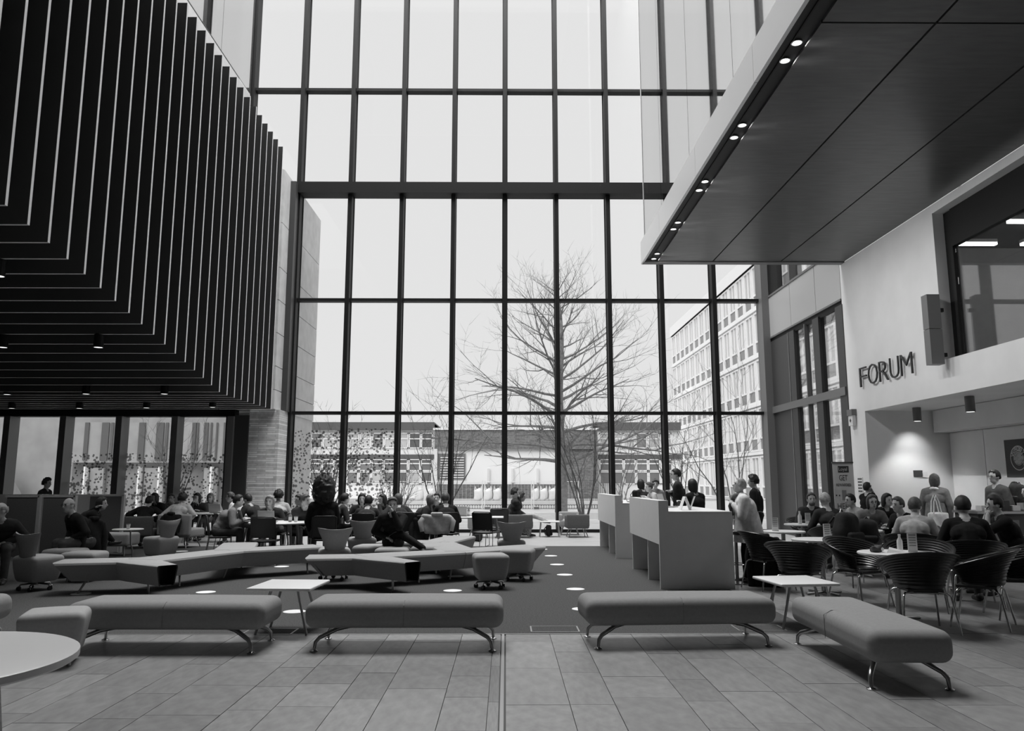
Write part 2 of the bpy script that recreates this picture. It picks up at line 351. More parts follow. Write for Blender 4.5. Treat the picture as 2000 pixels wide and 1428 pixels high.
# canopy at the right
cn = empty('ceiling', (0, 0, 0), 0, 'dark panelled canopy soffit projecting from the right', 'ceiling', None, 'structure')
ZC = 6.79; CXL = 3.3
bx(CXL+.06, 8.2, -3, 18.22, ZC+.04, 7.3).build('canopy_body', 'slot', cn)
for j, (y0, y1) in enumerate(((-3, 8.25), (8.28, 18.08))):
    for k in range(3):
        a = CXL+.36 if k == 0 else CXL+.06+1.648*k; b = CXL+.04+1.648*(k+1)
        bx(a+.012, min(b, 8.19)-.0, y0, y1, ZC-.0, ZC+.04).build('soffit_panel', 'soffit', cn)
bx(CXL+.03, 8.2, 18.09, 18.3, ZC-.02, 7.3).build('end_fascia', 'grey_metal', cn)
fy = [-3, 3.2, 6.4, 9.6, 12.8, 16, 18.3]
for a, b in zip(fy[:-1], fy[1:]): bx(CXL, CXL+.05, a+.006, b-.004, ZC-.02, 7.33).build('fascia_panel', 'fascia', cn)
bx(CXL+.18, CXL+.2, -3, 18.05, ZC+.02, ZC+.04).build('track', 'black_metal', cn)
dl = MB().lathe([(.07, .03), (.07, 0), (.058, -.002), (.055, .02)], 20, m=0).lathe([(.056, .012), (.04, .011)], 20, m=1).mesh('recessed_spot', ['chrome', 'lamp'])
for q in ((1541, 84), (1519, 119), (1436, 245), (1421, 269), (1365, 355), (1353, 372), (1312, 435), (1304, 448), (1272, 496), (1267, 506)):
    p = PZ(*q, ZC+.02); piece('recessed_spot', dl, (CXL+.25, p.y, ZC+.02), cn)
    spot((CXL+.26, p.y, ZC-.02), (8.2, p.y-.5, 3.2), 115, 105, .9)
# reflecting glass box above the canopy
w6 = empty('window_6', (CXL+.1, 0, 0), 0, 'mirror-like glass front rising above the right canopy', 'window', None, 'structure')
for k, (a, b) in enumerate(zip([-3, 2.4, 5.2, 8.0, 10.8, 13.6, 16.2], [2.38, 5.18, 7.98, 10.78, 13.58, 16.18, 18.25])):
    o = bx(0, .025, a, b, 7.34, BOXT).build('pane', 'mirror_glass', w6); 
bx(-.01, .06, 18.25, 18.3, 7.34, BOXT).build('edge_strip', 'fascia', w6)
struct('wall_right_upper', MB().box(6.2, 6.4, -3, 18.2, 7.3, BOXT), 'off_white', 'pale wall added inside the upper right glass box to make it bright', 'wall')  # white backing wall put in so the glass front shows bright

# FORUM wall at the right
XR = 8.2
wr = MB().box(XR, XR+.28, 14.22, 18.38, 3.11, ZC).box(XR, XR+.28, 17.55, 18.38, 0, 3.11).box(XR, XR+.28, -3, 14.22, 3.11, 3.77).box(XR, XR+.28, -3, 14.22, 6.62, ZC).box(XR, XR+.28, -3, 3.5, 3.77, 6.62)
wr.box(XR+.28, 12.4, 17.55, 18.38, 0, 3.3).box(10.1, 10.4, -3, 17.55, 0, 3.3)
wrs = struct('wall_right', wr, 'white_paint', 'white wall carrying the raised letters above the cafe recess', 'wall')
bx(9.72, 10.1, -3, 17.5, 2.62, 3.11).build('bulkhead', 'white_paint', wrs)
struct('ceiling_cafe', MB().box(XR+.28, 12.4, -3, 17.55, 3.12, 3.4), 'white_paint', 'white ceiling of the cafe recess', 'ceiling')
pnl = [17.5, 16.25, 14.9, 12.0, 9.0]
for a, b in zip(pnl[1:], pnl[:-1]): bx(10.06, 10.1, a+.012, b-.012, .02, 2.6).build('wall_panel', 'white_paint', wrs)
# meeting-room window in that wall
w4 = empty('window_4', (0, 0, 0), 0, 'upstairs meeting room window with black frame in the white wall', 'window', None, 'structure')
bx(XR+.2, XR+.3, 13.98, 14.2, 3.78, 6.6).build('frame_side', 'black_metal', w4)
bx(XR+.2, XR+.3, 3.5, 13.98, 5.9, 6.62).build('frame_head', 'black_metal', w4)
for a, b in ((10.9, 13.97), (7.6, 10.88), (3.5, 7.58)): bx(XR+.24, XR+.255, a, b, 3.78, 5.9).build('pane', 'shop_glass', w4)
rm = MB().box(12.2, 12.4, 3.5, 16, 3.4, 6.8).box(XR+.3, 12.4, 15.4, 15.6, 3.4, 6.8).box(XR+.3, 12.4, 3.3, 3.5, 3.4, 6.8)
struct('wall_room', rm, 'interior_wall', 'plain walls of the meeting room behind the upstairs window', 'wall')
struct('ceiling_room', MB().box(XR+.29, 12.4, 3.3, 15.6, 6.3, 6.5), 'inner_dark', 'dark ceiling of the upstairs meeting room', 'ceiling')
struct('floor_room', MB().box(XR+.29, 12.4, 3.3, 15.6, 3.5, 3.76), 'carpet', 'floor of the upstairs meeting room', 'floor')
for i, (x0, x1, y) in enumerate(((8.9, 11.8, 13.1), (8.8, 9.5, 14.4), (10.0, 11.9, 14.4))):
    tag(MB().box(x0, x1, y-.05, y+.05, 6.05, 6.1, 1).box(x0, x1, y-.06, y+.06, 6.1, 6.16, 0).build('tube_light', ['white_paint', 'lamp']), ['long linear light nearest the meeting room window', 'short linear light at the back left of the meeting room', 'linear light at the back right of the meeting room'][i], 'ceiling light', 'linear lights in the meeting room')
spot((10, 9.5, 6.2), (10.2, 9.5, 3), 90, name='room_fill', kind='AREA', size=2.0)  # area light added to brighten the room beyond its tube lights
# glazed entrance bay between the FORUM wall and the glass wall
w3 = empty('window_3', (XR, 0, 0), 0, 'dark framed glazed entrance bay between white wall and glass wall', 'window', None, 'structure')
for a, b in ((21.75, 23.6), (19.95, 21.73), (18.4, 19.93)): bx(0, .12, a, b, 5.95, 7.2).build('metal_panel', 'panel_light', w3)
bx(-.02, .14, 18.4, 23.6, 5.9, 5.95).build('panel_trim', 'grey_metal', w3)
bx(-.02, .14, 18.4, 23.6, 7.2, 7.26).build('panel_trim', 'grey_metal', w3)
bx(.02, .5, 18.4, 23.6, 5.75, 5.9).build('head_beam', 'black_metal', w3)
bx(-.05, .2, 18.4, 23.55, 3.58, 3.78).build('door_rail', 'grey_metal', w3)
bx(0, .1, 22.05, 23.55, 0, 5.8).build('dark_panel', 'column', w3)
for y in (21.75, 20.0, 18.55): bx(-.02, .14, y-.2, y+.2, 0, 5.8).build('jamb', 'column', w3)
for y in (22.0, 20.75): bx(-.03, .1, y-.025, y+.025, 0, 5.8).build('mullion', 'grey_metal', w3)
for a, b in ((20.2, 20.72), (20.78, 21.55), (18.75, 19.8)):
    bx(.05, .062, a, b, .05, 3.58).build('pane', 'shop_glass', w3); bx(.05, .062, a, b, 3.78, 5.75).build('pane', 'shop_glass', w3)
for a, b in ((22.05, 23.5), (20.05, 21.95), (18.4, 19.95)): bx(.3, .312, a, b, 7.26, 10.5).build('pane', 'shop_glass', w3)
for y in (22.0, 20.0): bx(.1, .35, y-.05, y+.05, 7.26, 10.5).build('mullion', 'grey_metal', w3)
bx(.0, .5, 23.6, 24.1, 0, TOPZ).build('corner_column', 'column', w3)
bx(-.22, .0, 23.5, 24.05, 0, TOPZ).build('corner_post', 'grey_metal', w3)
struct('wall_back', MB().box(-20, 14, -7.2, -7, 0, BOXT+.3), 'back_wall', 'dark wall closing the hall behind the viewer', 'wall')
struct('wall_far_left', MB().box(-20.2, -20, -7, 23, 0, BOXT+.3), 'back_wall', 'dark wall at the far left end', 'wall')
# ================================================================ outside
gd = struct('ground_outside', MB().box(-80, 90, 24.3, 160, -.2, -.05), 'asphalt', 'pale paved ground outside the glass wall', 'ground')
tag(bx(-60, 17, 45.6, 46, -.05, .42).build('retaining_wall', 'ext_panel'), 'low pale retaining wall across the forecourt', 'wall')
tag(bx(-60, 17, 46, 54.4, -.05, .4).build('planted_bank', 'lawn'), 'raised strip of ground behind the low retaining wall', 'ground')
tag(MB().box(-60, 17, 33.5, 33.8, -.05, .22).build('kerb', 'ext_panel'), 'low kerb running across the paved forecourt', 'kerb')
def win_part(parent, x0, x1, z0, z1, y, nx=1, nz=2, pale=False, fw=.07):
    f = MB()
    f.box(x0, x1, y-.08, y, z0, z0+fw).box(x0, x1, y-.08, y, z1-fw, z1).box(x0, x0+fw, y-.08, y, z0, z1).box(x1-fw, x1, y-.08, y, z0, z1)
    zm = z0+(z1-z0)*.62
    if nz > 1: f.box(x0, x1, y-.07, y, zm-.04, zm+.04)
    o = f.build('window', 'ext_white', parent)
    bx(x0+.03, x1-.03, y-.03, y, z0+.03, z1-.03).build('pane', 'ext_glass_pale' if pale else 'ext_glass', o)
BY = 58.0
def lv(y): return PY(985, y, BY).z
def hx(x, y=900): return PY(x, y, BY).x
bc = empty('school_block', (0, 0, 0), 0, 'long low two storey building with a windowless brick centre beyond the forecourt', 'building')
zt, zw1, zw0, zs1, zs0, zv1, zv0, zu0 = lv(828), lv(846), lv(876), lv(884), lv(894), lv(897), lv(920), lv(946)
x0, xa, xb, x1 = hx(520), hx(848), hx(1168), hx(1330)
for a, b in ((x0, xa), (xb, x1)): bx(a, b, BY, BY+8, 0, zt).build('wall', 'ext_white', bc)
for a, b in ((x0-.3, xa), (xb, x1)): bx(a, b, BY-.35, BY+8, lv(840), zt+.1).build('roof_fascia', 'ext_dark', bc)
for a, b in ((x0, xa), (xb, x1)): bx(a, b, BY-.1, BY, zs0-.1, zs1-.15).build('string_course', 'ext_dark', bc)
k = 0; stp = (hx(848)-hx(800))/2.0
x = xa-.12
while x-stp > x0:
    win_part(bc, x-stp+.06, x, zw0, zw1, BY, pale=(k > 1 and k % 5 != 4)); win_part(bc, x-stp+.06, x, zv0, zv1, BY); win_part(bc, x-stp+.06, x, zu0, zv0-.05, BY, nz=1, pale=k % 3 == 1)
    x -= stp; k += 1
x = xb+.1
while x+stp < x1:
    win_part(bc, x, x+stp-.06, zw0, zw1, BY, pale=k % 4 != 0); win_part(bc, x, x+stp-.06, zv0, zv1, BY); win_part(bc, x, x+stp-.06, zu0, zv0-.05, BY, nz=1)
    x += stp; k += 1
CYb = BY-3.5
def l2(y): return PY(985, y, CYb).z
c0, c1 = PY(848, 900, CYb).x, PY(1168, 900, CYb).x
bx(c0, c1, CYb, BY+8, l2(877), l2(840)).build('brick_band', 'ext_brick', bc)
bx(c0-.1, c1+.1, CYb-.1, BY+8, l2(840), l2(836)).build('roof_edge', 'ext_pale', bc)
bx(c0+.2, c1-.2, CYb+.25, BY, l2(946), l2(877)).build('render_wall', 'ext_white', bc)
bx(c0, c0+.22, CYb, CYb+.3, 0, l2(877)).build('pilaster', 'ext_panel', bc); bx(c1-3, c1, CYb+.2, CYb+.3, l2(946), l2(877)).build('grey_wall', 'ext_brick', bc)
bx(c0, c1, CYb+.1, BY, .3, l2(946)).build('brick_plinth', 'ext_brick', bc)
bx(PY(852, 900, CYb).x, PY(909, 900, CYb).x, CYb+.15, CYb+.3, l2(936), l2(886)).build('louvre_panel', 'ext_glass', bc)
for i in range(9):
    zz = l2(934)+i*(l2(890)-l2(934))/9
    bx(PY(860, 900, CYb).x, PY(906, 900, CYb).x, CYb+.08, CYb+.16, zz, zz+.07).build('louvre', 'ext_panel', bc)
for px in (954, 1001, 1050): bx(PY(px, 900, CYb).x-.08, PY(px, 900, CYb).x+.08, CYb+.1, CYb+.25, l2(943), l2(915)).build('downpipe', 'ext_panel', bc)
# tall curtain wall block at the right
tb = empty('office_block', (18.3, 0, 0), 0, 'tall pale office block with a gridded window front at the right', 'building')
NB, Y0b, Y1b, HT = 22, 40.0, 84.0, 18.4
bx(.15, 14, Y0b, Y1b, 0, HT-.9).build('wall', 'ext_panel', tb)
bx(-.15, 14, Y0b, Y1b+.1, HT-1.0, HT).build('parapet', 'ext_pale', tb)
stp = (Y1b-Y0b)/NB; fh = (HT-1.0)/5
wf = MB()
wf.box(-.02, .14, .0, .12, 0, 1).box(-.02, .14, .88, 1, 0, 1).box(-.02, .14, .12, .88, 0, .04).box(-.02, .14, .12, .88, .96, 1).box(-.0, .14, .12, .88, .28, .32).box(0, .14, .47, .53, .32, .96)
wme = wf.mesh('window', 'ext_pale'); pme = bx(.08, .12, .1, .9, .31, .98).mesh('pane', 'ext_glass_pale'); sme = bx(.06, .12, .1, .9, .02, .29).mesh('spandrel', 'ext_glass')
for i in range(NB):
    for j in range(5):
        o = piece('window', wme, (0, Y0b+i*stp, .25+j*fh), tb, 0, (1, stp*.94, fh*.9))
        link('pane', pme, o); link('spandrel', sme, o)
for j in range(6): bx(-.1, .15, Y0b, Y1b, .0+j*fh, .22+j*fh).build('floor_edge', 'ext_white', tb)
# slotted building seen through the low windows at the left
sb = empty('slotted_building', (0, 0, 0), 0, 'pale building with upright window slots seen through the low windows', 'building')
SY = 40.0
def sx(px): return PY(px, 900, SY).x
bx(sx(-80), sx(540), SY, SY+4, 0, 6.5).build('wall', 'ext_grey', sb)
bx(sx(145), sx(520), SY-.5, SY, PY(200, 904, SY).z, PY(200, 826, SY).z).build('upper_slab', 'ext_grey', sb)
bx(sx(145), sx(520), SY-.1, SY, 0, PY(200, 904, SY).z).build('lower_glazing', 'ext_glass', sb)
for px, wd in ((176, 8), (212, 14), (225, 5), (243, 9), (283, 12), (318, 14), (331, 5), (350, 7), (384, 7), (391, 3), (407, 8), (417, 3), (428, 3), (443, 4), (455, 8)):
    bx(sx(px-wd/2), sx(px+wd/2), SY-.56, SY-.5, PY(200, 900, SY).z, PY(200, 827, SY).z).build('window_slot', 'ext_dark', sb)
for px in (177, 281, 320, 420): bx(sx(px), sx(px+3), SY-.6, SY-.1, .2, PY(200, 912, SY).z).build('light_post', 'ext_white', sb)
for px in (180, 285, 400): bx(sx(px+4), sx(px+30), SY-.3, SY-.1, .2, PY(200, 914, SY).z).build('pale_panel', 'ext_grey', sb)
# sloping roof shape in front of it
tag(MB().add([(sx(-80), SY-4, 0), (sx(95), SY-4, 0), (sx(40), SY-4, 2.2), (sx(-80), SY-4, 3.0), (sx(-80), SY-1, 0), (sx(95), SY-1, 0), (sx(40), SY-1, 2.2), (sx(-80), SY-1, 3.0)],
    [(0, 1, 2, 3), (7, 6, 5, 4), (3, 2, 6, 7), (2, 1, 5, 6), (0, 3, 7, 4), (0, 4, 5, 1)]).build('ramp_wall', 'ext_grey'), 'sloping pale ramp wall seen through the leftmost low windows', 'wall')
# bulk bags
def bag(p, w_, h_, label):
    o = empty('bulk_bag', p, random.uniform(-.15, .15), label, 'bag', 'white bulk bags on the bank')
    rnd = random.Random(int(p.x*100))
    MB().rbox((0, 0, h_/2), (w_, w_*.9, h_), .16, fn=lambda q: (q.x*(1+.08*math.sin(q.z*9+q.x*7)), q.y, q.z+.05*math.sin(q.x*11+q.y*5))).build('sack', 'bag', o, 40)
    for sx_ in (-1, 1):
        for sy in (-1, 1):
            MB().tube([(sx_*w_*.42, sy*w_*.3, h_-.08), (sx_*w_*.34, sy*w_*.28, h_+.16), (sx_*w_*.24, sy*w_*.3, h_-.02)], .025, 6).build('lifting_loop', 'bag', o, 40)
for i, (px, w_) in enumerate(((819, .52), (840, .56), (934, .52), (953, .52), (971, .5), (1046, .45), (1062, .48), (1079, .48))):
    p = PY(px, 975, 48); p.z = .4
    bag(p, w_, .72, 'white bulk bag, %s from the left along the bank' % ['first', 'second', 'third', 'fourth', 'fifth', 'sixth', 'seventh', 'eighth'][i])
# temporary fence
for i, (px0, px1) in enumerate(((720, 832), (833, 944), (946, 1039), (1041, 1130))):
    a, b = PY(px0, 960, 45), PY(px1, 960, 45); fo = empty('fence_panel', (a.x+.06*i*0+.03, 44.6, 0), 0, 'light mesh site fence panel, number %s from the left' % ['one', 'two', 'three', 'four'][i], 'fence', 'site fence panels')
    L = b.x-a.x-.08
    MB().tube([(0, 0, 0), (0, 0, 1.6)], .025, 6).build('post', 'ext_pale', fo); MB().tube([(L, 0, 0), (L, 0, 1.6)], .025, 6).build('post', 'ext_pale', fo)
    MB().tube([(0, 0, 1.55), (L, 0, 1.55)], .018, 6).build('rail', 'ext_pale', fo); MB().tube([(0, 0, .12), (L, 0, .12)], .018, 6).build('rail', 'ext_pale', fo)
    for k in range(1, 14): bx(L*k/14-.004, L*k/14+.004, -.004, .004, .12, 1.55).build('wire', 'ext_panel', fo)
    bx(0, .3, -.12, .12, 0, .12).build('foot_block', 'ext_dark', fo)
rf = empty('railing', (0, 45.3, 0), 0, 'low dark railing along the foot of the retaining wall', 'railing')
bx(-14, 8, -.02, .02, .2, .24).box(-14, 8, -.02, .02, .0, .03).build('rail', 'ext_dark', rf)
o = MB()
for k in range(150): o.box(-14+k*.147, -14+k*.147+.04, -.01, .01, .03, .2)
o = o.build('baluster', 'ext_dark', rf); o['kind'] = 'stuff'
rg = empty('railing', (0, 47, .4), 0, 'dark upright bar railing beside the brick centre', 'railing')
for k in range(22): bx(PY(1140, 950, 47).x+k*.11, PY(1140, 950, 47).x+k*.11+.025, -.012, .012, 0, 1.1).build('bar', 'ext_dark', rg)
# bare trees
def limb(mb, p, d, L, r, depth, rnd, droop, n, gn, spread, m=0):
    pts = [p.copy()]; rr = [r]; q = p.copy(); dd = d.copy(); K = 5 if depth > 1 else 4
    for i in range(K):
        dd = (dd+Vector((rnd.uniform(-1, 1), rnd.uniform(-1, 1), rnd.uniform(-1, 1)))*.16+Vector((0, 0, droop))).normalized()
        q = q+dd*L/K; pts.append(q.copy()); rr.append(r*(1-.78*(i+1)/K))
    mb.tube(pts, rr, 6 if r > .05 else 4 if r > .015 else 3, m)
    if depth <= 0: return
    for j in range(gn):
        t = .25+.72*(j+rnd.random())/gn; i = min(int(t*K), K-1); base = pts[i].lerp(pts[i+1], t*K-i)
        td = (pts[i+1]-pts[i]).normalized(); ax = Vector((rnd.uniform(-1, 1), rnd.uniform(-1, 1), rnd.uniform(-.4, .8)))
        nd = (td*.75+ax.normalized()*spread).normalized()
        limb(mb, base, nd, L*rnd.uniform(.35, .62), max(rr[i]*.55, .006), depth-1, rnd, droop, n, max(3, gn-1), spread)
tr = empty('bare_tree', PY(1096, 980, 37.5)*1, 0, 'tall leafless tree with one pale straight trunk beyond the glass wall', 'tree'); tr.location.z = -.05
rnd = random.Random(11); tm = MB(); HT_ = PY(1096, 540, 37.5).z
tp = [Vector((.12*math.sin(i*.9)*(i/12), 0, HT_*i/12)) for i in range(13)]
tm.tube(tp, [.3*(1-i/12.6)**.85+.01 for i in range(13)], 10); tm.build('trunk', 'bark', tr, 60)
bm_ = MB(); nb = 46
for i in range(nb):
    t = .2+.78*i/nb; zz = HT_*t; az = i*2.4+rnd.uniform(-.4, .4)
    L = (6.2*(1-t)**.7+.7)*rnd.uniform(.6, 1.15); up = -.05+.75*t+rnd.uniform(-.12, .3)
    d = Vector((math.cos(az), math.sin(az)*.9, up)).normalized()
    limb(bm_, Vector((0, 0, zz)), d, L, .1*(1-t)+.024, 3 if t < .75 else 2, rnd, -.01 if t < .5 else .05, 0, 5, .66)
bm_.build('branches', 'bark', tr)
def shrub(px, Yv, h, n, label, seed, name='multi_stem_tree'):
    p = PY(px, 1000, Yv); o = empty(name, (p.x, Yv, -.05), 0, label, 'tree'); rnd = random.Random(seed); mb = MB()
    for i in range(n):
        az = 2*math.pi*i/n+rnd.uniform(-.4, .4); d = Vector((math.cos(az)*.34, math.sin(az)*.34, 1)).normalized()
        limb(mb, Vector((math.cos(az)*.08, math.sin(az)*.08, 0)), d, h*rnd.uniform(.75, 1.05), .035, 3, rnd, .03, 0, 4, .55)
    mb.build('stems', 'bark_dark' if seed % 2 else 'bark', o)
shrub(1140, 30, 4.6, 6, 'many stemmed bare tree in front of the tall tree trunk', 3)
shrub(1205, 34.5, 4.2, 4, 'slim bare tree right of the tall tree trunk', 4)
shrub(862, 31, 3.9, 5, 'bare multi stemmed tree in front of the louvred panel', 5)
shrub(1335, 33, 3.8, 6, 'bushy bare tree behind the standing man at the counter', 7)
shrub(1432, 29, 4.4, 4, 'thin bare tree before the office block', 8)
shrub(640, 31, 3.6, 6, 'bare tree behind the dotted panes at the left', 9)
shrub(330, 31, 3.4, 5, 'bare tree seen through the low windows', 13)
shrub(770, 28, 1.7, 8, 'low twiggy bush outside the glass wall', 12, 'bare_bush')
# ================================================================ furniture
ORD = ['first', 'second', 'third', 'fourth', 'fifth', 'sixth', 'seventh', 'eighth', 'ninth', 'tenth']
def bench(loc, rz, label):
    o = empty('bench', loc, rz, label, 'bench', 'long upholstered benches')
    c = MB().rbox((0, 0, .31), (1.78, .62, .235), .085, fn=lambda p: (p.x*(1+.012*math.cos(p.z*9)), p.y, p.z+(.012*math.cos(p.x*1.5)*math.cos(p.y*4) if p.z > 0 else 0)), mid=8).build('cushion', 'upholstery', o, 50)
    MB().tube([(0, -.31, .21), (0, -.3115, .4), (0, -.25, .434), (0, .25, .434), (0, .3115, .4), (0, .31, .21)], .0028, 5).build('seam', 'upholstery', c)
    bx(-.7, .7, -.03, .03, .17, .195).build('underframe', 'black_metal', o)
    for sx_ in (-1, 1):
        for sy in (-1, 1):
            l = MB().tube([(sx_*.5, sy*.1, .19), (sx_*.62, sy*.17, .175), (sx_*.76, sy*.26, .115), (sx_*.79, sy*.28, .08), (sx_*.8, sy*.285, .012)], [.018, .02, .019, .017, .014], 8).build('leg', 'steel', o, 50)
            MB().lathe([(.035, 0), (.035, .008), (.014, .018)], 14, (sx_*.8, sy*.285, .0)).build('foot', 'chrome', l, 40)
    return o
b = bench((-3.05, 7.47, 0), R(-1), 'long dark bench behind the low pouf at the left')
for loc, rz, lb in (((-.92, 7.54, 0), 0, 'long bench in the middle of the front row, left of the floor strip'), ((1.62, 7.68, 0), R(4), 'long bench in the front row before the white counter'),
                    ((2.99, 6.72, 0), R(90-2), 'bench turned end-on at the right beside the cafe chairs'), ((-5.72, 7.6, 0), 0, 'bench cut off by the left edge of the picture')):
    dup(b, loc, rz, lb)
def side_table(loc, rz, label, w_=.64, d=.72):
    o = empty('side_table', loc, rz, label, 'table', 'low white side tables')
    MB().rbox((0, 0, .455), (w_, d, .03), .012, mid=2).build('tabletop', 'white_top', o, 30)
    for sx_ in (-1, 1):
        for sy in (-1, 1): MB().tube([(sx_*.13, sy*.16, .44), (sx_*.26, sy*.22, .0)], .014, 8).build('leg', 'steel', o, 50)
    bx(-.14, .14, -.17, .17, .425, .44).build('top_plate', 'black_metal', o)
    return o
t = side_table((-1.99, 8.3, 0), R(-3), 'low white square table between the two left benches'); t.location = (-2.22, 8.22, 0)
dup(t, (3.1, 8.52, 0), R(6), 'low white square table between the two right benches')
# big round table bottom left
o = empty('round_table', (-2.62, 3.55, 0), 0, 'large round white table cut off at the bottom left corner', 'table')
MB().lathe([(.2, .69), (.655, .69), (.67, .7), (.67, .728), (.66, .733), (.0, .733)], 64).build('tabletop', 'table_shaded', o, 30)  # top greyed: the weaker light in this corner is put into its colour
for k in range(4):
    a = R(10+90*k); MB().tube([(.34*math.cos(a), .34*math.sin(a), .69), (.44*math.cos(a), .44*math.sin(a), 0)], [.035, .022], 12).build('leg', 'seat_light', o, 50)
# poufs
def pouf(loc, rz, label, w_=.6, d=.55, h=.36, base=.07, name='pouf', material='seat_mid'):
    o = empty(name, loc, rz, label, 'pouf')
    def tp(p):
        k = .82+.18*min(1, max(0, (p.z/h+.5)*1.3)); return (p.x*k, p.y*k, p.z+(.015*math.cos(p.x*5)*math.cos(p.y*5) if p.z > 0 else 0))
    MB().rbox((0, 0, base+h/2), (w_, d, h), .06, fn=tp, mid=5).build('body', material, o, 60)
    for sx_ in (-1, 1):
        for sy in (-1, 1): MB().tube([(sx_*w_*.28, sy*d*.28, base+.02), (sx_*w_*.3, sy*d*.3, 0)], .016, 8).build('leg', 'steel', o, 50)
    return o
pouf((-3.8, 6.8, 0), R(20), 'rounded grey pouf next to the round white table', .5, .46)
# zigzag sofas
def arm_section(parent, p, q, idx, end='tip', w_=.6, material='seat_mid'):
    we = .26 if end == 'open' else w_
    p, q = Vector((p[0], p[1], 0)), Vector((q[0], q[1], 0)); d = (q-p); L = d.length; d.normalize(); n = Vector((-d.y, d.x, 0)); zo = .0015*idx
    prof = [(-.235, .175), (-.3, .36), (-.31, .395), (-.3, .42), (-.27, .432), (.27, .432), (.3, .42), (.31, .395), (.3, .36), (.235, .175)]
    k = w_/.6; ke = we/.6; rings = []
    for t, sq in ((-.1, 1), (L*.33, 1), (L*.66, 1), (L-.06, 1), (L, 1)):
        ring = []
        for u, z in prof:
            tt = t
            if end == 'tip' and t > L*.7: tt = t-(.432-z)*.9
            kk = k+(ke-k)*max(0, t/L); ring.append(p+d*tt+n*u*kk+Vector((0, 0, z+zo)))
        rings.append(ring)
    o = MB().loft(rings, caps=end != 'open').build('seat_section', material, parent, 35)
    if end == 'open':
        k = ke; inner = [(u*.86*k, .432-(.432-z)*.86-.004 if z > .3 else z) for u, z in prof]
        e = MB(); a = [p+d*(L+.001)+n*u*k+Vector((0, 0, z)) for u, z in prof]; b_ = [p+d*(L+.001)+n*u+Vector((0, 0, z)) for u, z in inner]
        e.loft([a, b_], 0, False, False); e.loft([b_, [v-d*.25 for v in b_]], 0, False, False); e.add([v-d*.25 for v in b_], [tuple(range(10))], 0)
        e.build('hollow_end', 'black_plastic', o)
    return o
def zig_sofa(label, arms, legs):
    o = empty('zigzag_sofa', (0, 0, 0), 0, label, 'sofa', 'zigzag lounge sofas')
    for i, (p, q, e) in enumerate(arms): arm_section(o, p, q, i, e)
    for (x, y, dx, dy) in legs:
        MB().tube([(x, y, .2), (x+dx, y+dy, 0)], [.018, .013], 8).build('leg', 'steel', o, 50)
    return o
n1, n2 = (-5.05, 11.25), (-4.38, 12.75)
s1_ = zig_sofa('zigzag lounge sofa at the left with its hollow end facing forward', [((-5.25, 11.2), (-6.15, 10.98), 'tip'), ((-5.2, 11.15), (-4.4, 10.38), 'open'), (n1, n2, 'flat'), (n2, (-3.2, 13.55), 'flat'), (n2, (-4.75, 14.2), 'flat')],
    [(-5.75, 11.0, -.07, -.1), (-4.78, 10.7, 0, .02), (-4.8, 11.75, .03, -.05), (-4.42, 12.7, -.05, -.05), (-3.35, 13.4, .04, -.08), (-4.65, 14.0, 0, .02)])
m1, m2, m3 = (-2.05, 11.75), (-.72, 12.55), (-1.25, 14.4)
zig_sofa('zigzag lounge sofa in the middle with its hollow end facing forward', [((-2.15, 11.72), (-2.9, 11.62), 'tip'), ((-2.1, 11.7), (-1.26, 10.78), 'open'), (m1, m2, 'flat'), (m2, (.5, 13.5), 'tip'), (m2, m3, 'flat'), (m3, (-.9, 15.9), 'flat'), (m3, (-2.3, 14.5), 'flat')],
    [(-2.6, 11.65, -.06, -.08), (-1.55, 10.95, 0, .02), (-1.35, 12.1, .04, -.05), (-.85, 12.5, -.02, -.05), (.25, 13.3, .04, -.04), (-1.2, 14.3, 0, 0), (-.95, 15.6, 0, 0), (-2.1, 14.5, 0, 0)])
# caster stools and winged chairs
def caster_base(o, r=.19, n=5):
    MB().lathe([(.03, .07), (.03, .14), (.05, .15)], 12).build('stem', 'steel', o, 40)
    for k in range(n):
        a = 2*math.pi*k/n+.3; x, y = math.cos(a), math.sin(a)
        s_ = MB().tube([(0, 0, .1), (x*r, y*r, .085), (x*(r+.015), y*(r+.015), .06)], .013, 6).build('spoke', 'steel', o, 50)
        M_ = Matrix.Translation((x*(r+.02), y*(r+.02), .03)) @ Matrix.Rotation(a+1.1, 4, 'Z') @ Matrix.Rotation(R(90), 4, 'X')
        MB().lathe([(.01, -.022), (.028, -.02), (.03, -.008), (.02, -.004), (.02, .004), (.03, .008), (.028, .02), (.01, .022)], 14, M=M_).build('caster', 'black_plastic', s_, 40)
def winged_chair(loc, rz, label, back=True, material='seat_mid'):
    o = empty('winged_chair' if back else 'caster_stool', loc, rz, label, 'chair' if back else 'stool', 'winged swivel chairs' if back else 'caster stools')
    def tp(p):
        t = min(1, max(0, p.z/.36+.5)); k = .8+.2*math.sin(t*1.57); return (p.x*k, p.y*k, p.z+(.01*math.cos(p.x*6)*math.cos(p.y*6) if p.z > .1 else 0))
    MB().rbox((0, 0, .3), (.5, .48, .36), .06, fn=tp, mid=5).build('seat', material, o, 60)
    caster_base(o)
    if back:
        rings = []; N = 9; K = 12
        for i in range(N):
            t = i/(N-1); z = .42+.36*t; hw = .14+.06*t+.07*t**2.2; y0 = -.19-.07*t
            f, bk = [], []
            for j in range(K+1):
                u = -1+2*j/K; x = u*hw; yy = y0+.07*abs(u)**2.0*(.5+.6*t); zz = z+(.03*abs(u)**2 if t > .9 else 0); th = .028*math.sqrt(max(0, 1-abs(u)**4))+.006
                if t > .95 or t < .03: th *= .5
                f.append((x, yy+th, zz)); bk.append((x, yy-th, zz))
            rings.append(f+bk[::-1])
        MB().loft(rings).build('backrest', material, o, 60)
    return o
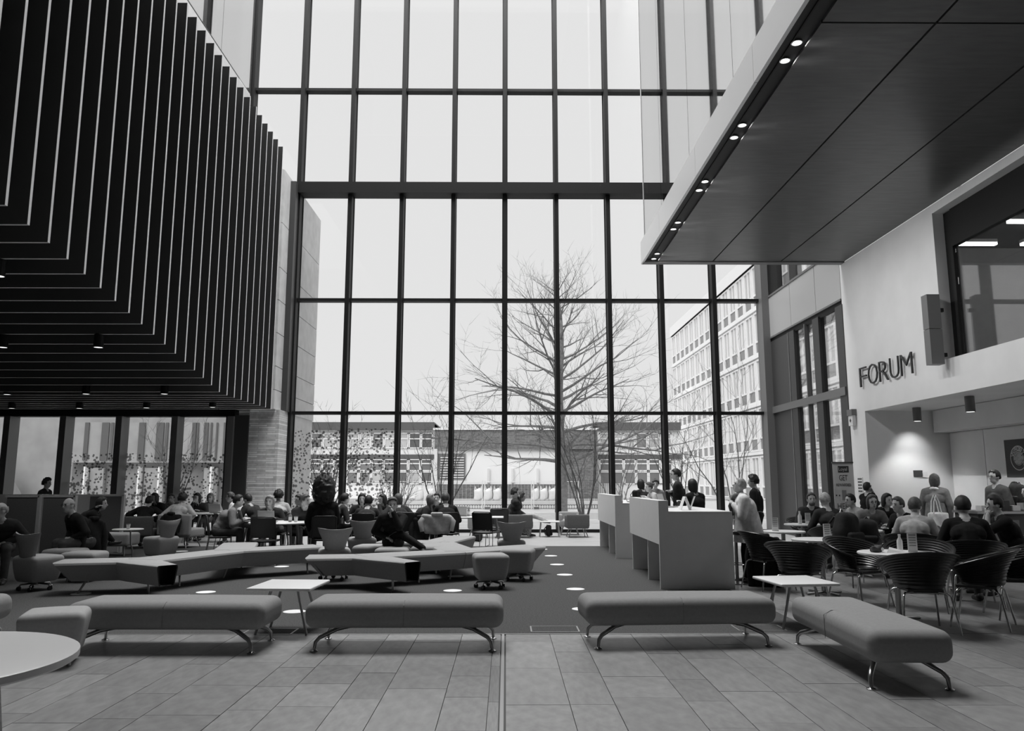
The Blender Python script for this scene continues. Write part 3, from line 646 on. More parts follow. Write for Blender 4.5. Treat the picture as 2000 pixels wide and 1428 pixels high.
wc = winged_chair((-6.62, 11.3, 0), R(-25), 'winged grey swivel chair at the far left on five casters')
for loc, rz, lb in (((-6.58, 15.15, 0), R(62), 'winged swivel chair drawn up to the small oval table'), ((-2.68, 12.42, 0), R(14), 'winged swivel chair between the two zigzag sofas'),
                    ((-2.7, 14.9, 0), R(16), 'winged swivel chair behind, next to the puffer coat'), ((.1, 14.35, 0), R(3), 'winged swivel chair seen square from behind near the window')):
    dup(wc, loc, rz, lb)
cs = winged_chair((-.22, 11.45, 0), R(10), 'nearer rounded caster stool in front of the middle zigzag sofa', False)
dup(cs, (.19, 12.35, 0), R(-12), 'farther rounded caster stool at the tip of the middle zigzag sofa')
for loc, lb in (((-2.3, 13.55, 0), 'square pouf left of the man with crossed legs'), ((-1.85, 13.0, 0), 'pouf the man with crossed legs sits on'), ((-1.3, 13.4, 0), 'square pouf under the outstretched foot'), ((-7.1, 12.85, 0), 'pouf the white-haired man sits on'), ((-6.5, 12.3, 0), 'pouf behind the winged chair at the far left')):
    pouf(loc, R(random.uniform(-8, 8)), lb, .54, .5, .36, .08)
# counters
def counter(y0, y1, label):
    o = empty('bar_counter', (2.2, y0, 0), 0, label, 'counter', 'white bar counters'); L = y1-y0
    bx(.14, 1.06, 0, .04, 0, 1.05).build('end_panel', 'white_lam', o); bx(.0, .14, 0, .04, 0, 1.24).build('end_post', 'white_lam', o)
    bx(.0, .14, .04, L, .62, 1.24).build('front_screen', 'white_lam', o)
    for k in (.42, .98): bx(.03, .7, L*k-.02, L*k+.02, 0, 1.04).build('support_panel', 'white_lam', o)
    bx(.14, 1.06, .0, L, 1.05, 1.085).build('worktop', 'white_top', o)
    bx(.7, .73, .04, L, .35, 1.05).build('back_panel', 'white_lam', o)
    return o
counter(11.3, 13.95, 'nearer white bar counter with raised side screen'); counter(15.8, 18.75, 'farther white bar counter behind the nearer one')
# cafe
def cafe_table(loc, r, label, foot=R(20)):
    o = empty('cafe_table', loc, 0, label, 'table', 'round white cafe tables')
    MB().lathe([(.0, .705), (r-.01, .705), (r, .712), (r, .728), (r-.008, .733), (0, .733)], 48).build('tabletop', 'white_top', o, 30)
    MB().tube([(0, 0, .04), (0, 0, .7)], .032, 14).build('column', 'steel', o, 50)
    MB().lathe([(.12, .69), (.12, .705)], 16).build('mount', 'black_metal', o)
    for k in range(2):
        a = foot+math.pi/2*k; c, s_ = math.cos(a)*.29, math.sin(a)*.29
        MB().tube([(-c, -s_, .018), (0, 0, .03), (c, s_, .018)], .018, 8).build('foot_bar', 'steel', o, 50)
    return o
cafe_table((4.33, 8.78, 0), .39, 'round white cafe table with leftovers and two table cards')
cafe_table((4.33, 10.82, 0), .39, 'round white cafe table with one upright menu card')
cafe_table((4.44, 12.6, 0), .34, 'small round white cafe table nearest the counter')
cafe_table((5.55, 14.7, 0), .33, 'small round white table of the bearded man')
cafe_table((5.75, 12.9, 0), .42, 'round cafe table with bottles and bags, people around it')
cafe_table((6.5, 11.2, 0), .38, 'round cafe table behind the man in black')
def shell_chair(loc, rz, label):
    o = empty('shell_chair', loc, rz, label, 'chair', 'black ribbed shell chairs')
    A = 30; rows = []; NR = 34
    for i in range(NR):
        t = i/(NR-1); row = []
        for j in range(A+1):
            a = R(-128+256*j/A); k = math.cos(a*.5)**1.3          # a=0 is the back
            zt_ = .50+.31*max(0, k)
            if t < .3:
                q = t/.3; r = .03+.2*q; z = .43+.008*q*q
            else:
                q = (t-.3)/.7; r = .23+.06*q+.1*q*q*(.6+.4*k); z = .438+(zt_-.438)*(q**.85)
            rip = .005*(1 if i % 2 else -1) if t > .12 else 0
            row.append((math.sin(a)*(r+rip)*1.02, -math.cos(a)*(r+rip), z))
        rows.append(row)
    m = MB(); 
    fr_ = [[(x, y, z) for x, y, z in r] for r in rows]
    m.loft(fr_, 0, False, False)
    me = m.mesh('shell', 'black_plastic', 25); s_ = link('shell', me, o)
    sd = s_.modifiers.new('thickness', 'SOLIDIFY'); sd.thickness = .009; sd.offset = 0
    MB().tube(rows[-1], .008, 6).build('rim', 'black_plastic', o, 50)
    bx(-.17, .17, -.17, .2, .4, .425).build('seat_pad', 'black_plastic', o)
    MB().tube([(-.2, .17, .39), (.2, .17, .39)], .01, 8).build('cross_bar', 'chrome', o, 50); MB().tube([(-.2, -.15, .39), (.2, -.15, .39)], .01, 8).build('cross_bar', 'chrome', o, 50)
    for sx_ in (-1, 1):
        for sy in (-1, 1): MB().tube([(sx_*.12, sy*.16, .4), (sx_*.2, sy*.17, .39), (sx_*.225, sy*.2, .36), (sx_*.27, sy*.27, 0)], .011, 8).build('leg', 'chrome', o, 50)
    return o
ch = shell_chair((4.28, 8.22, 0), R(-8), 'black ribbed chair with its back to us in front of the cafe table')
for loc, rz, lb in (((5.05, 8.45, 0), R(52), 'black ribbed chair at the right edge, angled toward the cafe table'), ((3.56, 9.6, 0), R(-38), 'black ribbed chair left of the cafe tables, seen from behind'),
                    ((4.4, 9.88, 0), R(205), 'black ribbed chair showing its rippled seat between two tables'), ((5.0, 9.55, 0), R(150), 'black ribbed chair beyond the leftovers table, its rim catching light'),
                    ((5.2, 11.7, 0), R(190), 'black ribbed chair with backpacks beside it'), ((5.75, 8.95, 0), R(75), 'black ribbed chair cut by the right edge of the picture'), ((3.75, 11.35, 0), R(-75), 'black ribbed chair with a coat behind the nearer counter')):
    dup(ch, loc, rz, lb)
# mesh-backed chairs
def mesh_chair(loc, rz, label):
    o = empty('mesh_chair', loc, rz, label, 'chair', 'black mesh-backed chairs')
    MB().rbox((0, .0, .45), (.45, .44, .035), .016, fn=lambda p: (p.x, p.y, p.z-.02*math.cos(p.x*5)), mid=4).build('seat', 'black_plastic', o, 40)
    rings = []
    for i in range(6):
        t = i/5; rings.append([(u*.215, -.2-.06*t-.03*(1-u*u), .5+.36*t) for u in (-1, -.6, -.2, .2, .6, 1)]+[(u*.215, -.208-.06*t-.03*(1-u*u), .5+.36*t) for u in (1, .6, .2, -.2, -.6, -1)])
    bk = MB().loft(rings).build('backrest', 'mesh_back', o, 40)
    MB().tube([(-.22, -.2, .47), (-.22, -.265, .85), (-.17, -.29, .875), (.17, -.29, .875), (.22, -.265, .85), (.22, -.2, .47)], .011, 8).build('back_rim', 'black_plastic', bk, 50)
    for sx_ in (-1, 1): MB().tube([(sx_*.23, -.2, .47), (sx_*.24, -.24, .2), (sx_*.24, -.25, .012), (sx_*.24, .22, .012), (sx_*.23, .2, .44)], .009, 8).build('sled_leg', 'chrome', o, 50)
    MB().tube([(-.23, .2, .43), (.23, .2, .43)], .009, 8).build('cross_bar', 'chrome', o, 50)
    return o
mc = mesh_chair((-4.42, 14.62, 0), R(2), 'black mesh chair square on in front of the round table')
for loc, rz, lb in (((-5.62, 16.1, 0), R(-60), 'grey backed mesh chair left of the woman at the round table'), ((-.42, 17.0, 0), R(-20), 'black mesh chair by the long table near the window'),
                    ((-2.05, 16.6, 0), R(10), 'mesh chair with a dark bag on it behind the man with crossed legs'), ((-.2, 18.75, 0), R(170), 'mesh chair at the far side of the long table')):
    dup(mc, loc, rz, lb)
# round study table with wooden legs, and other tables
def leg_table(loc, label, r=None, w_=None, d=None, legs='seat_light'):
    o = empty('study_table', loc, 0, label, 'table', 'study tables')
    if r: MB().lathe([(0, .7), (r-.01, .7), (r, .71), (r, .725), (r-.01, .732), (0, .732)], 40).build('tabletop', 'white_top', o, 30); w_ = d = r*1.1
    else: MB().rbox((0, 0, .716), (w_, d, .03), .012, mid=2).build('tabletop', 'white_top', o, 30)
    for sx_ in (-1, 1):
        for sy in (-1, 1): MB().tube([(sx_*w_*.36, sy*d*.36, .7), (sx_*w_*.45, sy*d*.45, 0)], [.03, .02], 10).build('leg', legs, o, 50)
leg_table((-4.42, 15.55, 0), 'round white study table with an open laptop on it', r=.62, legs='seat_mid')
leg_table((-3.0, 17.45, 0), 'study table behind the puffer coat', r=.5)
leg_table((-.7, 17.9, 0), 'long white table near the glass wall', w_=1.3, d=.7)
leg_table((-7.2, 20.2, 0), 'long table behind the armchairs at the left', w_=2.0, d=.8)
leg_table((-5.6, 18.8, 0), 'study table before the brick pier', w_=1.2, d=.7)
o = empty('oval_table', (-7.25, 15.2, 0), 0, 'small oval table on one bent leg by the booth', 'table')
MB().lathe([(0, .6), (.27, .6), (.28, .61), (.27, .62), (0, .62)], 32).build('tabletop', 'white_top', o, 30)
MB().tube([(.05, 0, .6), (.08, -.02, .35), (.14, -.05, .2), (.14, -.05, .01)], .014, 8).build('leg', 'steel', o, 50); bx(-.1, .25, -.15, .1, 0, .01).build('base', 'steel', o)
# booth
bo = empty('booth', (0, 0, 0), 0, 'high-backed grey booth seating along the left edge', 'booth')
bx(-11.6, -8.45, 17.3, 17.4, 0, 1.24).build('back_panel', 'seat_light', bo)
for x0_, x1_, y_ in ((-10.12, -9.5, 16.0), (-9.38, -8.78, 16.0), (-9.05, -8.36, 17.15)):
    p = MB().box(x0_, x1_, y_, y_+.06, .02 if y_ < 17 else .42, 1.2).build('wing_panel', 'upholstery_dark', bo)
    f_ = MB().box(x0_-.03, x1_+.03, y_-.01, y_+.07, 1.2, 1.24).build('top_rail', 'seat_light', p); bx(x1_, x1_+.05, y_-.01, y_+.07, 0, 1.24).build('post', 'seat_light', p)
for x0_, x1_ in ((-11.4, -10.2), (-9.4, -8.9), (-8.7, -7.75)):
    MB().rbox(((x0_+x1_)/2, 16.55, .33), (x1_-x0_, .6, .26), .06, mid=3).build('seat_cushion', 'seat_mid', bo, 50)
    for xx in (x0_+.1, x1_-.1): MB().tube([(xx, 16.35, .2), (xx+.03, 16.3, 0)], .015, 8).build('leg', 'steel', bo, 50)
def armchair(loc, rz, label, w_=.8, back=.74, material='upholstery_dark', leg='steel', side=False):
    o = empty('armchair', loc, rz, label, 'armchair')
    MB().rbox((0, .05, .34), (w_, .68, .2), .05, mid=3).build('seat', material, o, 50)
    MB().rbox((0, -.27, back/2+.16), (w_, .14, back-.26), .04, mid=3).build('backrest', material, o, 50)
    for sx_ in (-1, 1):
        if side: MB().rbox((sx_*(w_/2-.05), .05, .42), (.09, .66, .34), .035, mid=2).build('armrest', material, o, 50)
        for sy in (-1, 1): MB().tube([(sx_*w_*.3, sy*.2, .25), (sx_*w_*.4, sy*.3, .06), (sx_*w_*.42, sy*.31, 0)], .013, 8).build('leg', leg, o, 50)
    return o
armchair((-7.62, 18.55, 0), R(-8), 'grey armchair with a black coat thrown over its back', material='seat_mid')
armchair((-8.5, 18.3, 0), R(4), 'dark armchair seen from behind next to the booth', .85, .7)
armchair((1.98, 21.9, 0), R(2), 'dark armchair standing alone by the glass wall', .62, .6, side=True)
armchair((1.85, 22.9, 0), R(178), 'dark armchair against the glass wall behind the lone one', .6, .62, 'seat_mid', side=True)
armchair((.2, 21.75, 0), R(-3), 'dark sofa seen from behind where a man lounges', 1.1, .6)
armchair((-.75, 21.8, 0), R(2), 'grey armchair left of the lounging man', .6, .6, 'seat_mid')
o = empty('coffee_table', (1.22, 22.0, 0), 0, 'small white coffee table before the lounging man', 'table')
MB().rbox((0, 0, .42), (.56, .5, .03), .012, mid=2).build('tabletop', 'white_top', o, 30)
for sx_ in (-1, 1):
    for sy in (-1, 1): MB().tube([(sx_*.24, sy*.2, .41), (sx_*.27, sy*.23, 0)], .012, 8).build('leg', 'seat_light', o, 50)
# bar stools
def bar_stool(loc, label):
    o = empty('bar_stool', loc, 0, label, 'stool', 'bar stools at the counter')
    MB().lathe([(.0, .72), (.17, .72), (.19, .74), (.18, .765), (0, .77)], 24).build('seat', 'black_plastic', o, 40)
    MB().tube([(0, 0, .02), (0, 0, .72)], .026, 12).build('column', 'steel', o, 50); MB().lathe([(.21, 0), (.21, .012), (.03, .025)], 28).build('base', 'steel', o, 40)
    MB().tube([(.15*math.cos(R(k*20)), .15*math.sin(R(k*20)), .28) for k in range(19)], .009, 6).build('footrest', 'chrome', o, 50)
bar_stool((3.5, 12.0, 0), 'bar stool right of the nearer counter, under the woman in the pale cardigan'); bar_stool((3.55, 13.4, 0), 'bar stool at the far end of the nearer counter'); bar_stool((3.55, 16.2, 0), 'bar stool at the farther counter')
# ================================================================ people
for n_, g_ in (('skin', .58), ('skin_tan', .36), ('skin_dark', .1), ('hair_black', .012), ('hair_brown', .075), ('hair_fair', .3), ('hair_grey', .42)): mat(n_, g_, .55 if 'skin' in n_ else .6, var=.05 if 'skin' in n_ else .35, scale=30)
for n_, g_ in (('cloth_black', .02), ('cloth_charcoal', .045), ('cloth_grey', .12), ('cloth_mid', .22), ('cloth_light', .48), ('cloth_white', .85), ('denim', .09)): mat(n_, g_, .9, var=.18, scale=14, bump=.15, spec=.15)
mat('eye', .02, .2); mat('lip', .2, .6); mat('shoe', .03, .5); mat('shoe_light', .5, .6)
def capsule(mb, a, b, ra, rb, n=10):
    a, b = Vector(a), Vector(b); d = b-a; L = max(d.length, 1e-4); d = d/L
    path, rr = [], []
    for t in (-.98, -.8, -.45): path.append(a+d*ra*t); rr.append(ra*math.sqrt(1-t*t))
    for t in (0, .5, 1): path.append(a+d*L*t); rr.append(ra+(rb-ra)*t)
    for t in (.45, .8, .98): path.append(b+d*rb*t); rr.append(rb*math.sqrt(1-t*t))
    mb.tube(path, rr, n)
def ik(s, t, l1, l2, hint):
    d = t-s; L = d.length; mx = (l1+l2)*.985
    if L > mx: t = s+d*(mx/L); d = t-s; L = mx
    d = d/L; c = (l1*l1+L*L-l2*l2)/(2*l1*L); c = max(-1, min(1, c)); a = math.acos(c)
    h = Vector(hint)-d*Vector(hint).dot(d); h = h.normalized() if h.length > 1e-5 else Vector((0, 0, -1))
    return s+d*l1*c+h*l1*math.sin(a), t
def hand(mb, w, d, up, side, m):
    d = d.normalized(); s = d.cross(up)
    s = s.normalized() if s.length > 1e-4 else Vector((1, 0, 0)); u = s.cross(d).normalized()
    mb.loft([[w+d*t+s*x*wd+u*z*th for x, z in ((-1, -.6), (-.6, -1), (.6, -1), (1, -.6), (1, .6), (.6, 1), (-.6, 1), (-1, .6))] for t, wd, th in ((-.01, .026, .02), (.03, .038, .016), (.085, .04, .012))], m)
    for k, (off, L) in enumerate(((-.03, .068), (-.01, .078), (.011, .072), (.03, .055))):
        b = w+d*.083+s*off; p1 = b+d*L*.45-u*.006; p2 = p1+(d*.8-u*.6).normalized()*L*.33; p3 = p2+(d*.45-u*.9).normalized()*L*.25
        mb.tube([b, p1, p2, p3], [.0088, .0085, .0078, .0055], 6, m)
    b = w+d*.025+s*side*.034; p1 = b+(d*.6+s*side*.7-u*.2).normalized()*.035; p2 = p1+(d*.85+s*side*.2-u*.35).normalized()*.03
    mb.tube([b-s*side*.012, b, p1, p2], [.011, .012, .0098, .0065], 6, m)
PEOPLE = []
def person(px, top, Y, face, label, pose='sit', seat=.45, topc='cloth_charcoal', legc='denim', hair='short', hairc='hair_brown', skin='skin', hyaw=0, hpitch=0,
           hl=None, hr=None, sleeve='long', cross=False, scale=1., lean=None, twist=0, beard=False, glasses=False, vox=.0145, tname='jacket', bulk=1., foot=None, legr=None, hem=0., scarf=None):
    """px, top: picture column of the head and row of its crown; Y: depth of the head; face: heading in degrees, 0 away from us, 90 to our left, 180 toward us"""
    hp = PY(px, top, Y); zt = hp.z-.02
    sit = pose == 'sit'; s = scale
    hz = (seat+.1) if sit else .93*s
    full = .8*s
    if sit:
        if lean is None:
            c = (zt-hz)/full
            if c > 1: s *= c; full = .8*s; lean = 3
            else: lean = min(48, math.degrees(math.acos(max(.6, c)))*.9)
    else:
        lean = 4 if lean is None else lean
        s = zt/(.93+.8*math.cos(R(lean))); hz = .93*s; full = .8*s
    L = R(lean); V = Vector
    pel = V((0, 0, hz)); up1 = V((0, math.sin(L*.8), math.cos(L*.8))); up2 = V((0, math.sin(L*1.25), math.cos(L*1.25)))
    waist = pel+up1*.14*s; chest = waist+up1*.17*s; shc = chest+up2*.16*s; neck = shc+up2*.06*s
    hd = V((0, math.sin(L*.5+R(hpitch)*.5), math.cos(L*.5+R(hpitch)*.5))); hc = neck+hd*.145*s+V((0, .02, 0))
    TW = Matrix.Rotation(R(twist), 3, 'Z')
    shL, shR = shc+TW @ V((-.175*s, 0, -.02)), shc+TW @ V((.175*s, 0, -.02))
    HM = Matrix.Translation(hc) @ Matrix.Rotation(R(hyaw), 4, 'Z') @ Matrix.Rotation(R(-hpitch), 4, 'X') @ Matrix.Scale(s, 4)
    def tgt(h, sd):
        if h is None: return pel+V((sd*.2, .3, .05)) if sit else shc+V((sd*.24*s, .03, -.52*s))
        if h == 'table': return V((sd*.17, .42+.1*math.sin(L), .76))
        if h == 'lap': return V((sd*.1, .26, hz+.08))
        if h == 'face': return hc+V((sd*.03, .1, -.12))
        if h == 'cross': return chest+V((-sd*.12, .16, .0))
        if h == 'desk': return V((sd*.14, .38, 1.12))
        return V(h)
    wl_, wr_ = tgt(hl, -1), tgt(hr, 1)
    eL, wl_ = ik(shL, wl_, .27*s, .25*s, (-.55, -.35, -.75)); eR, wr_ = ik(shR, wr_, .27*s, .25*s, (.55, -.35, -.75))
    hipL, hipR = pel+V((-.09*s, .0, -.02)), pel+V((.09*s, .0, -.02))
    if sit:
        kL, kR = V((-.12*s, .42*s, hz-.01)), V((.12*s, .42*s, hz-.01)); aL, aR = V((-.12*s, .4*s, .09)), V((.12*s, .46*s, .09))
        if cross: kR = V((-.02, .42*s, hz+.09)); aR = V((-.22*s, .6*s, hz-.2)); 
        if legr: kR, aR = V(legr[0])+V((0, 0, hz)), V(legr[1])+V((0, 0, hz))
        if foot: kR = V((.08, .45*s, hz+.06)); aR = V(foot); 
        fdL, fdR = V((0, 1, -.15)), V((-.15, 1, -.12)) if not cross else V((-.5, .7, .1))
    else:
        aL, aR = V((-.11*s, -.02, .09)), V((.11*s, .06, .09)); kL, kR = hipL.lerp(aL, .5)+V((0, .03, 0)), hipR.lerp(aR, .5)+V((0, .04, 0)); fdL = fdR = V((0, 1, -.12))
    sl = .012 if sleeve != 'none' else 0; ls = .012 if sleeve == 'long' else 0
    prim = []                                             # (a, b, ra, rb, region)
    def cap(a, b, ra, rb, reg): prim.append((V(a), V(b), ra*s, rb*s, reg))
    cap(pel+V((-.07*s, 0, 0)), pel+V((.07*s, 0, 0)), .115, .115, 'leg')
    cap(pel+V((-.05*s, .02, .06)), pel+V((.05*s, .02, .06)), .115, .115, 'top'); cap(waist+V((-.05*s, .01, 0)), waist+V((.05*s, .01, 0)), .115, .115, 'top')
    cap(chest+TW @ V((-.07*s, 0, 0)), chest+TW @ V((.07*s, 0, 0)), .118, .118, 'top'); cap(waist, chest, .13, .14, 'top')
    cap(shL*.72+shc*.28+V((0, 0, -.03)), shR*.72+shc*.28+V((0, 0, -.03)), .088, .088, 'top'); cap(shL, shc+up2*.035, .07, .06, 'top'); cap(shR, shc+up2*.035, .07, .06, 'top')
    cap(shc+up2*.02, neck+hd*.04*s, .06, .056, 'skin')
    prim[:] = [(a, b, ra*bulk, rb*bulk, g) if g == 'top' else (a, b, ra, rb, g) for a, b, ra, rb, g in prim]
    for sh, e, wv in ((shL, eL, wl_), (shR, eR, wr_)):
        cap(sh, e, (.058+sl)*bulk, (.044+sl)*bulk, 'top' if sleeve != 'none' else 'skin'); cap(e, wv, .044+ls, .03+ls*.8, 'top' if sleeve == 'long' else 'skin')
    for hp_, k_, a_, fd, sn in ((hipL, kL, aL, fdL, 'shoe'), (hipR, kR, aR, fdR, 'shoe2')):
        cap(hp_, k_, .098, .068, 'leg'); cap(k_, a_, .066, .046, 'leg'); fdn = fd.normalized()
        cap(a_+V((0, 0, -.045))-fdn*.04, a_+V((0, 0, -.05))+fdn*.15, .042, .034, sn)
    tmp = MB()
    for a, b, ra, rb, _ in prim: capsule(tmp, a, b, ra, rb)
    nh = len(tmp.v)
    tmp.ball((0, .0, .02), (.076, .095, .108), 14, 10, M=HM); tmp.ball((0, .022, -.055), (.056, .066, .062), 12, 8, M=HM)
    tmp.ball((0, .102, -.018), (.014, .02, .024), 8, 6, M=HM)
    for sd in (-1, 1): tmp.ball((sd*.078, -.005, -.005), (.013, .022, .032), 8, 6, M=HM)
    me0 = tmp.mesh('tmp', 'skin'); to = link('tmp', me0)
    rm_ = to.modifiers.new('r', 'REMESH'); rm_.mode = 'VOXEL'; rm_.voxel_size = vox; sm_ = to.modifiers.new('s', 'SMOOTH'); sm_.iterations = 3; sm_.factor = .5
    dg = bpy.context.evaluated_depsgraph_get(); ev = to.evaluated_get(dg); em = ev.to_mesh()
    n = len(em.vertices); co = np.empty(n*3, 'f'); em.vertices.foreach_get('co', co); co = co.reshape(-1, 3)
    no = np.empty(n*3, 'f'); em.vertices.foreach_get('normal', no); no = no.reshape(-1, 3)
    faces = [tuple(p.vertices) for p in em.polygons]; ev.to_mesh_clear(); bpy.data.objects.remove(to); bpy.data.meshes.remove(me0)
    best = np.full(n, 1e9); reg = np.zeros(n, int); RN = {'skin': 0, 'top': 1, 'leg': 2, 'shoe': 3, 'shoe2': 4}
    for a, b, ra, rb, rg in prim:
        A = np.array(a); D = np.array(b)-A; q = np.clip(((co-A) @ D)/max(D @ D, 1e-8), 0, 1); dist = np.linalg.norm(co-(A+q[:, None]*D), axis=1)-(ra+(rb-ra)*q)
        if rg == 'skin': dist = dist-.012
        k = dist < best; best[k] = dist[k]; reg[k] = RN[rg]
    hw = np.array(hc); dh = np.linalg.norm((co-hw)*np.array([1, 1, .85]), axis=1)-.105*s
    k = dh < best; reg[k] = 0
    # body mesh: remeshed figure, plus hands and facial features
    mb = MB(); mb.v = [Vector(p) for p in co]; mb.f = [list(f) for f in faces]; mb.m = [0]*len(faces)
    hand(mb, wl_, wl_-eL, V((0, 0, 1)), 1, 0); hand(mb, wr_, wr_-eR, V((0, 0, 1)), -1, 0)
    for sd in (-1, 1):
        mb.ball((sd*.031, .081, .012), (.0125, .009, .007), 8, 6, 1, HM); mb.box(sd*.031-.018, sd*.031+.018, .08, .096, .03, .036, 1, HM)
    mb.ball((0, .086, -.062), (.023, .009, .006), 8, 6, 2, HM)
    rz = R(face); root_xy = V((hp.x, Y, 0)); off = Matrix.Rotation(rz, 3, 'Z') @ V((hc.x, hc.y, 0))
    me = mb.mesh('person', [skin, 'eye', 'lip'], 180); o = link('person', me); o.location = (root_xy.x-off.x, root_xy.y-off.y, 0); o.rotation_euler = (0, 0, rz)
    tag(o, label, 'person', 'people in the hall')
    def garment(nm, code, material, offs):
        fs = [f for f in faces if all(reg[i] == code for i in f)]
        if not fs: return
        used = sorted({i for f in fs for i in f}); mp = {i: j for j, i in enumerate(used)}
        g = MB(); g.v = [Vector(co[i]+no[i]*offs) for i in used]; g.f = [[mp[i] for i in f] for f in fs]; g.m = [0]*len(fs)
        g.build(nm, material, o, 180)
    garment(tname, 1, topc, .008); garment('trousers', 2, legc, .006); garment('shoe', 3, 'shoe', .005); garment('shoe', 4, 'shoe', .005)
    if hem:
        rg = []
        for t in range(7):
            q = t/6; c_ = (waist+up1*.1*s).lerp(pel+V((0, .01, -hem)), q); rx, ry = (.165+.06*q)*s*bulk, (.15+.05*q)*s*bulk
            rg.append([(c_.x+rx*math.cos(R(k*15+97))*(1+.035*math.sin(k*2.1)*q), c_.y+ry*math.sin(R(k*15+97))*(1+.05*math.sin(k*1.7+2)*q), c_.z) for k in range(24)])
        MB().loft(rg, 0, False, False).build('coat_hem', topc, o, 80)
    if scarf:
        MB().tube([shc+up2*.045*s+V((.085*s*math.cos(R(k*24)), .085*s*math.sin(R(k*24))+.015, .012*math.sin(k*1.3))) for k in range(16)], .036*s, 9).build('scarf', scarf, o, 60)
        MB().tube([shc+V((.03, .1, .02)), chest+V((.05, .17*bulk, .02)), waist+V((.05, .17*bulk, .03))], [.035, .03, .026], 8).build('scarf_end', scarf, o, 60)
    if hair != 'bald':
        hm_ = MB(); nu, nv = (22, 16) if hair != 'afro' else (34, 24); rnd_ = random.Random(int(px*7+top)); vs = []
        for i in range(nv+1):
            el = -math.pi/2+math.pi*i/nv
            for j in range(nu):
                az = 2*math.pi*j/nu; d = V((math.cos(el)*math.cos(az), math.cos(el)*math.sin(az), math.sin(el)))
                face_in = d.y > .4 and d.z < .5+.25*(1-abs(d.x))*(d.y-.4)
                low = d.z < ((-.45 if d.y < -.3 else -.12) if hair in ('short', 'curly', 'fringe', 'bun') else -.3 if hair == 'beanie' else -.5)
                th = {'short': .016, 'curly': .034, 'afro': .11, 'long': .02, 'fringe': .008, 'bun': .016, 'beanie': .018}[hair]
                r_ = V((.078+th, .097+th, .11+th)); p = V((d.x*r_.x, d.y*r_.y, .022+d.z*r_.z))
                p = p*(1+rnd_.uniform(-.07, .1)) if hair in ('curly', 'afro') else p*(1+rnd_.uniform(-.012, .025)) if hair != 'beanie' else p
                if hair == 'afro': p.z = p.z*1.25+.02
                if hair == 'fringe' and d.z > .55: face_in = True
                if face_in and not (hair == 'afro' and d.z > .35): p = V((d.x*.055, d.y*.07, .02+d.z*.08))
                elif low and hair != 'afro' and not (hair == 'long' and (d.y < 0 or (d.y < .3 and abs(d.x) > .8))): p = V((d.x*.05, d.y*.06, max(-.05, d.z*.07)))
                elif hair == 'long' and d.z < -.05: p = V((p.x*(1.05-.25*d.z*d.z), min(p.y, .03)-.03*(-d.z), .02-.24*(-d.z)-.03*math.sin(az*7)*(-d.z)))
                vs.append(p)
        fs = [(i*nu+j, i*nu+(j+1) % nu, (i+1)*nu+(j+1) % nu, (i+1)*nu+j) for i in range(nv) for j in range(nu)]
        hm_.add(vs, fs, 0, HM)
        if hair == 'bun': hm_.ball((0, -.1, .09), .042, 10, 8, 0, HM)
        hm_.build('hair' if hair != 'beanie' else 'beanie', hairc, o, 80 if hair not in ('afro', 'curly') else 30)
    if beard: MB().ball((0, .04, -.075), (.058, .062, .045), 12, 8, M=HM).build('beard', hairc, o, 80)
    if glasses:
        g = MB()
        for sd in (-1, 1): g.tube([HM @ V((sd*.032+.022*math.cos(R(k*45)), .101, .01+.017*math.sin(R(k*45)))) for k in range(9)], .0028, 5); g.tube([HM @ V((sd*.055, .1, .014)), HM @ V((sd*.082, .0, .012))], .0025, 5)
        g.build('glasses', 'eye', o)
    PEOPLE.append(o); return o
P_ = person
# --- left side
P_(2, 992, 11.9, 205, 'person in a dark jumper at the extreme left edge, holding a white cup', topc='cloth_charcoal', hairc='hair_grey', hair='fringe', seat=.43, hl='lap', hr='lap', tname='jumper', hyaw=-60)
P_(135, 978, 13.0, 140, 'white-haired person in a black jacket seated near the booth', topc='cloth_black', hairc='hair_grey', hair='fringe', seat=.43, hl='lap', hr='lap', glasses=True, hyaw=20, legc='denim')
P_(199, 981, 15.7, -80, 'dark-haired person on the booth seat holding a cup', topc='cloth_black', hairc='hair_black', hair='long', seat=.44, hl=(-.05, .34, 1.0), hr=(.06, .34, 1.0), cross=True, legc='cloth_black')
P_(93, 934, 19.0, -90, 'dark figure standing behind the booth, before the low windows', 'stand', topc='cloth_black', legc='cloth_black', hairc='hair_black', hair='curly', skin='skin_tan', hem=.2)
P_(291, 984, 19.0, 10, 'dark-haired person seen from behind over the dark armchair', topc='cloth_black', hairc='hair_black', hair='short')
P_(302, 970, 20.9, 150, 'long-haired person facing us behind the dark armchair', topc='cloth_charcoal', hairc='hair_brown', hair='long', hl='table', hr='face')
P_(335, 973, 22.0, 180, 'person half hidden between two others at the long left table', topc='cloth_mid', hairc='hair_brown', hl='table', hr='table')
P_(357, 970, 18.9, 5, 'dark-haired person wrapped in a big pale scarf, on the grey armchair', topc='cloth_light', hairc='hair_black', hair='curly', tname='scarf')
P_(385, 970, 20.6, 165, 'dark-haired person resting chin on hand behind the grey armchair', topc='cloth_charcoal', hairc='hair_black', hair='long', hl='table', hr='face')
P_(411, 971, 21.9, 180, 'fair-haired person behind the white laptop at the left table', topc='cloth_light', hairc='hair_fair', hair='long', hl='table', hr='table')
P_(450, 966, 19.5, 95, 'person in a pale shirt in profile beside the bright laptop screen', topc='cloth_white', hairc='hair_brown', hl='table', hr='table', tname='shirt')
P_(466, 973, 15.75, -72, 'dark-haired person in a grey top working at the round table', topc='cloth_mid', hairc='hair_black', hair='bun', hl='table', hr='table', tname='sweater')
